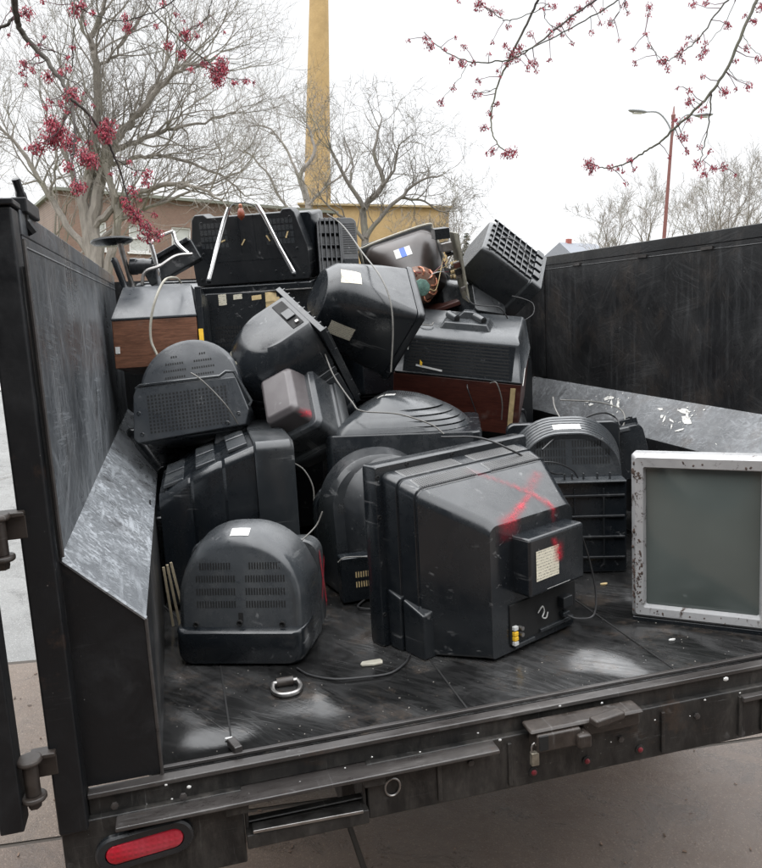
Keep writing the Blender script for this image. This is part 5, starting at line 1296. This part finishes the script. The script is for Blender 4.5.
tree(ground(594, 60), 10.6, .20, 21, 'small round bare tree standing alone left of the lamp post', BK3, 4, 2, (8, 6, 6, 5), .5, .52, .3, twr=.010)
tree(ground(655, 56), 13.4, .22, 22, 'bare tree directly behind the red lamp post', BK3, 4, 2, (8, 6, 6, 5), .55, .55, .3, twr=.010)
tree(ground(703, 50), 11.6, .20, 23, 'bare tree just right of the red lamp post', BK3, 4, 2, (8, 6, 6, 5), .58, .55, .3, twr=.009)
tree(ground(748, 48), 12.2, .22, 24, 'bare tree at the right edge of the picture', BK3, 4, 2, (8, 6, 6, 5), .58, .55, .3, twr=.009)
tree(ground(455, 66), 8.0, .16, 25, 'faint distant bare tree right of the yellow building', BK1, 3, 3, (7, 6, 6), .5, .5, .3, twr=.014)
# small evergreen showing over the pile
ev = ground(464, 52); EV = empty('evergreen_tree', Matrix.Translation(ev), 'little green conifer tip right of the yellow building', 'tree')
ze = ztop(234, 52, 464)
bm = bmesh.new(); tube(bm, [(0, 0, 0), (0, 0, ze)], [.12, .02], 6); obj('trunk', bm, BK3, EV)
bm = bmesh.new(); rr = random.Random(3)
for k in range(1500):
    z = rr.uniform(.6, ze); R_ = (1-z/ze)*1.1+.08; a = rr.uniform(0, 2*PI); q = V((math.cos(a), math.sin(a), 0))*R_*rr.uniform(.3, 1)+V((0, 0, z))
    d = V((math.cos(a), math.sin(a), -.2+rr.gauss(0, .2))).normalized()*.18; s_ = V((-d.y, d.x, rr.gauss(0, .05)))*.35
    bm.faces.new([bm.verts.new(q-s_), bm.verts.new(q+d), bm.verts.new(q+s_)])
obj('crown', bm, simple('conifer_green', (.07, .09, .04), .8), EV, smooth=False)

# ------------------------------------------------------------------ red-budding maple boughs overhead
BKM = bark('dark_maple_bark', (.045, .037, .037), .3)
RB = simple('crimson_maple_blossom', (.32, .035, .06), .6, 0, .5, 60)
def bough(label, dist, lines, clusters, seed, dens=1.0):
    rr = random.Random(seed); M0 = Matrix.Translation(wat(*lines[0][0][:2], dist))
    root = empty('maple_bough', M0, label, 'branch', 'red-budding maple boughs'); inv = M0.inverted()
    bm = bmesh.new(); tw = bmesh.new(); nodes = []
    for li, (pts, r_a, r_b) in enumerate((l[0] if False else (l[0:-1], l[-1][0], l[-1][1])) for l in lines):
        P = [inv @ wat(px, py, dist+.10*math.sin(px*.013+py*.021+li)) for px, py in pts]
        C = catmull(P, 6); n = len(C)
        C = [c+V((rr.gauss(0, .0018), rr.gauss(0, .0018), rr.gauss(0, .0018))) if 0 < i < n-1 else c for i, c in enumerate(C)]
        tube(bm, C, [r_a+(r_b-r_a)*i/(n-1) for i in range(n)], 8); nodes += C
        for k in range(3, n, 4):     # fine side twigs
            if rr.random() < .55:
                d = V((rr.gauss(0, 1), rr.gauss(0, .6), rr.gauss(-.3, .8))).normalized(); l_ = rr.uniform(.02, .09)
                e = C[k]+d*l_; tube(tw, [C[k], C[k]+d*l_*.5+V((0, 0, .006)), e], [.0016, .0013, .001], 4)
                clusters = clusters+[(e, rr.uniform(2.0, 4.0))]
    fl = bmesh.new()
    for c in clusters:
        if isinstance(c[0], V): cc, R_ = c[0], c[1]*dist/CF
        else:
            cc = inv @ wat(c[0], c[1], dist+.10*math.sin(c[0]*.013+c[1]*.021)); R_ = c[2]*dist/CF
            nn = min(nodes, key=lambda q: (q-cc).length)
            if (nn-cc).length > .012: tube(tw, [nn, nn.lerp(cc, .5)+V((0, 0, -.008)), cc], [.002, .0015, .0012], 4)
        nb = max(12, int(dens*(R_/.0085)**2*11))
        nb = min(nb, 240)
        for k in range(nb):
            d = V((rr.gauss(0, 1), rr.gauss(0, 1), rr.gauss(-.15, 1))).normalized(); q = cc+d*R_*rr.random()**.55
            dd = (V((rr.gauss(0, .5), rr.gauss(0, .5), -1))).normalized(); l_ = rr.uniform(.006, .013); w_ = rr.uniform(.0014, .003)
            s1 = dd.orthogonal().normalized(); s2 = dd.cross(s1)
            a = fl.verts.new(q); b = fl.verts.new(q+dd*l_); m_ = [fl.verts.new(q+dd*l_*.62+(s1*math.cos(t)+s2*math.sin(t))*w_) for t in (0, 2.09, 4.19)]
            for i in range(3): fl.faces.new((a, m_[i], m_[(i+1) % 3])); fl.faces.new((b, m_[(i+1) % 3], m_[i]))
            if k % 3 == 0: tube(tw, [q, q+(cc-q)*.7], [.0006, .0008], 3, False)
    obj('branch', bm, BKM, root); obj('twigs', tw, simple('reddish_twig', (.10, .04, .05), .7), root); obj('blossom', fl, RB, root, smooth=False, recalc=False)
bough('thick dark maple bough with red blossom clusters hanging down at the top left', 2.7, [
    [(14, -30), (14, -5), (16, 15), (23, 34), (43, 56), (60, 78), (70, 97), (74, 118), (74, 150), (71, 156), (.013, .0028)],
    [(15, 17), (4, 26), (-20, 38), (.006, .005)],
    [(71, 98), (86, 112), (101, 132), (113, 154), (122, 176), (128, 200), (135, 215), (150, 233), (.0055, .002)],
    [(73, -20), (74, 20), (73, 50), (72, 68), (.0022, .0018)],
    [(40, 48), (54, 52), (67, 56), (.002, .0014)], [(48, 60), (37, 63), (26, 63), (.002, .0013)], [(57, 70), (66, 79), (82, 86), (.002, .0013)],
    [(74, 100), (66, 118), (58, 132), (.0022, .0014)], [(117, 160), (130, 168), (146, 171), (.002, .0012)], [(90, 118), (88, 138), (90, 152), (.0016, .0012)], [(70, 150), (74, 168), (78, 184), (.0018, .0012)]],
    [(27, 12, 8), (24, 63, 6), (22, 72, 4), (48, 76, 7), (68, 67, 5), (71, 93, 9), (75, 99, 6), (50, 100, 4), (52, 122, 10), (60, 132, 13), (50, 138, 12), (70, 142, 10), (38, 147, 8), (30, 147, 5), (85, 155, 10), (92, 160, 9), (108, 128, 11), (104, 135, 8), (68, 165, 6), (78, 186, 9), (133, 190, 6), (147, 173, 6), (146, 182, 5), (124, 200, 5), (129, 207, 7), (136, 216, 9), (146, 226, 9), (148, 237, 7), (158, 234, 7), (67, 56, 3)], 1, 1.0)
bough('thin maple twigs with red blossom along the top left, left of the chimney', 2.9, [
    [(190, -20), (175, 0), (150, 13), (120, 21), (98, 16), (82, 9), (74, 4), (.0025, .0016)],
    [(135, -20), (150, 8), (170, 30), (190, 48), (206, 60), (215, 68), (.0035, .002)],
    [(163, -15), (166, 10), (176, 28), (186, 38), (.0022, .0014)], [(213, -15), (209, 12), (198, 26), (190, 30), (.002, .0012)], [(170, 30), (178, 46), (180, 60), (.0016, .001)], [(215, 68), (228, 78), (240, 79), (.0018, .001)]],
    [(75, 10, 8), (82, 4, 5), (125, 16, 5), (127, 26, 7), (163, 3, 5), (185, 34, 7), (168, 44, 6), (181, 54, 6), (199, 23, 3), (204, 62, 5), (216, 72, 11), (222, 62, 8), (218, 80, 8), (224, 68, 6), (234, 82, 3), (246, 80, 4), (43, 1, 3), (93, 12, 4)], 2, 1.0)
bough('arching maple bough with scattered red buds at the top centre, right of the chimney', 3.0, [
    [(545, -25), (538, 0), (526, 25), (514, 50), (505, 68), (497, 88), (492, 109), (492, 130), (499, 146), (509, 152), (.0055, .002)],
    [(612, -12), (595, 0), (566, 21), (533, 47), (512, 59), (492, 62), (471, 62), (452, 55), (438, 46), (424, 32), (.004, .0014)],
    [(640, -12), (618, 0), (585, 21), (542, 43), (516, 55), (.0028, .002)], [(470, -15), (478, 0), (500, 17), (509, 20), (535, 12), (548, 4), (.002, .0014)],
    [(497, 88), (484, 92), (474, 91), (.0016, .001)], [(468, 64), (458, 80), (443, 98), (.0012, .0008)], [(555, 30), (546, 20), (545, 8), (.0014, .001)], [(630, -10), (622, 6), (612, 22), (.0014, .001)]],
    [(426, 38, 5), (430, 45, 6), (445, 48, 3), (452, 58, 4), (462, 62, 5), (473, 62, 4), (513, 55, 9), (520, 47, 6), (508, 62, 5), (505, 45, 4), (441, 101, 5), (475, 93, 5), (497, 103, 4), (492, 115, 3), (484, 127, 5), (493, 150, 5), (505, 153, 5), (512, 151, 7), (535, 62, 5), (536, 70, 3), (570, 18, 6), (560, 24, 5), (580, 8, 5), (572, 42, 3), (610, 22, 5), (480, 3, 7), (492, 10, 5), (500, 12, 4), (555, 5, 4), (625, 4, 4), (628, 12, 3), (590, 2, 5), (550, 36, 3)], 3, .8)
bough('long maple bough sweeping down across the lamp post at the top right', 3.1, [
    [(768, -25), (756, 0), (742, 34), (728, 66), (711, 93), (694, 111), (675, 128), (661, 142), (647, 150), (632, 160), (618, 166), (604, 168), (590, 163), (.007, .0018)],
    [(711, 93), (710, 110), (706, 135), (702, 155), (700, 166), (.003, .0016)], [(745, -20), (728, 0), (709, 24), (697, 40), (685, 50), (672, 58), (664, 62), (.0035, .0014)],
    [(728, 66), (735, 78), (748, 82), (.0014, .001)], [(742, 34), (750, 46), (764, 60), (.0014, .001)], [(700, 104), (690, 98), (688, 88), (.0014, .001)], [(664, 62), (652, 48), (645, 32), (.0013, .0009)], [(703, 160), (714, 168), (726, 168), (.0014, .001)], [(740, -15), (727, 20), (706, 46), (698, 56), (.0014, .0009)]],
    [(588, 162, 7), (594, 166, 5), (610, 167, 4), (618, 168, 3), (630, 158, 4), (634, 168, 3), (664, 60, 6), (668, 68, 4), (680, 54, 5), (684, 60, 3), (648, 44, 3), (646, 33, 3), (698, 163, 6), (704, 172, 5), (714, 168, 5), (724, 166, 5), (710, 150, 3), (725, 91, 6), (690, 100, 5), (690, 90, 4), (705, 50, 5), (698, 38, 4), (689, 36, 3), (676, 120, 4), (688, 118, 4), (684, 136, 5), (686, 150, 4), (748, 85, 5), (747, 48, 4), (736, 60, 3), (758, 58, 4), (693, 3, 5), (706, 2, 4), (703, 75, 3), (650, 6, 5), (648, 14, 3), (755, 20, 4), (745, 14, 3), (760, 8, 4)], 4, .8)

# ------------------------------------------------------------------ camera, light, sky
cam = bpy.data.cameras.new('camera'); co = bpy.data.objects.new('camera', cam); COL.objects.link(co)
M = Matrix.Identity(4)
for i in range(3): M[i][0] = WR[i]; M[i][1] = WU[i]; M[i][2] = -WF[i]; M[i][3] = CW[i]
co.matrix_world = M
cam.sensor_fit = 'HORIZONTAL'; cam.sensor_width = 36; cam.lens = CF/762*36; cam.clip_end = 1500; cam.clip_start = .05
sc.camera = co
SUN_EL, SUN_AZ = math.radians(58), math.radians(-82)     # azimuth from +y towards +x
sl = bpy.data.lights.new('sun', 'SUN'); so = bpy.data.objects.new('sun', sl); COL.objects.link(so)
sl.energy = .55; sl.angle = math.radians(60); sl.color = (1, .975, .94)
sd = V((math.sin(SUN_AZ)*math.cos(SUN_EL), math.cos(SUN_AZ)*math.cos(SUN_EL), math.sin(SUN_EL)))
so.rotation_euler = sd.to_track_quat('Z', 'Y').to_euler()
so.location = (0, 0, 20)
w = bpy.data.worlds.new('World'); sc.world = w; w.use_nodes = True
nt = w.node_tree; nt.nodes.clear()
out = nt.nodes.new('ShaderNodeOutputWorld'); bg = nt.nodes.new('ShaderNodeBackground')
sky = nt.nodes.new('ShaderNodeTexSky'); sky.sky_type = 'NISHITA'; sky.sun_disc = False; sky.sun_elevation = SUN_EL; sky.sun_rotation = SUN_AZ
hs = nt.nodes.new('ShaderNodeHueSaturation'); hs.inputs['Saturation'].default_value = .12; nt.links.new(sky.outputs[0], hs.inputs['Color'])
tc = nt.nodes.new('ShaderNodeTexCoord'); no = nt.nodes.new('ShaderNodeTexNoise'); no.inputs['Scale'].default_value = 2.2; no.inputs['Detail'].default_value = 5
nt.links.new(tc.outputs['Generated'], no.inputs['Vector'])
mr = nt.nodes.new('ShaderNodeMapRange'); mr.inputs[1].default_value = .3; mr.inputs[2].default_value = .7; mr.inputs[3].default_value = 7.6; mr.inputs[4].default_value = 8.8
nt.links.new(no.outputs[0], mr.inputs[0])
cr = nt.nodes.new('ShaderNodeMix'); cr.data_type = 'RGBA'; cr.inputs[0].default_value = .80   # cloud deck over the clear sky
cc = nt.nodes.new('ShaderNodeVectorMath'); cc.operation = 'SCALE'; cc.inputs[0].default_value = (.985, 1.0, 1.02); nt.links.new(mr.outputs[0], cc.inputs['Scale'])
nt.links.new(hs.outputs[0], cr.inputs[6]); nt.links.new(cc.outputs[0], cr.inputs[7])
# an overcast deck is brightest overhead
sx = nt.nodes.new('ShaderNodeSeparateXYZ'); nt.links.new(tc.outputs['Generated'], sx.inputs[0])
zr_ = nt.nodes.new('ShaderNodeMapRange'); zr_.interpolation_type = 'SMOOTHSTEP'
for i_, v_ in enumerate((.30, .88, 1.0, 4.6)): zr_.inputs[i_+1].default_value = v_
nt.links.new(sx.outputs[2], zr_.inputs[0])
zs = nt.nodes.new('ShaderNodeVectorMath'); zs.operation = 'SCALE'; nt.links.new(cr.outputs[2], zs.inputs[0]); nt.links.new(zr_.outputs[0], zs.inputs['Scale'])
nt.links.new(zs.outputs[0], bg.inputs[0]); bg.inputs[1].default_value = .11
nt.links.new(bg.outputs[0], out.inputs[0])
sc.view_settings.view_transform = 'Standard'; sc.view_settings.look = 'None'; sc.view_settings.gamma = 1; sc.view_settings.exposure = .45
try: sc.view_settings.use_curve_mapping = False
except Exception: pass
sc.render.engine = 'CYCLES'
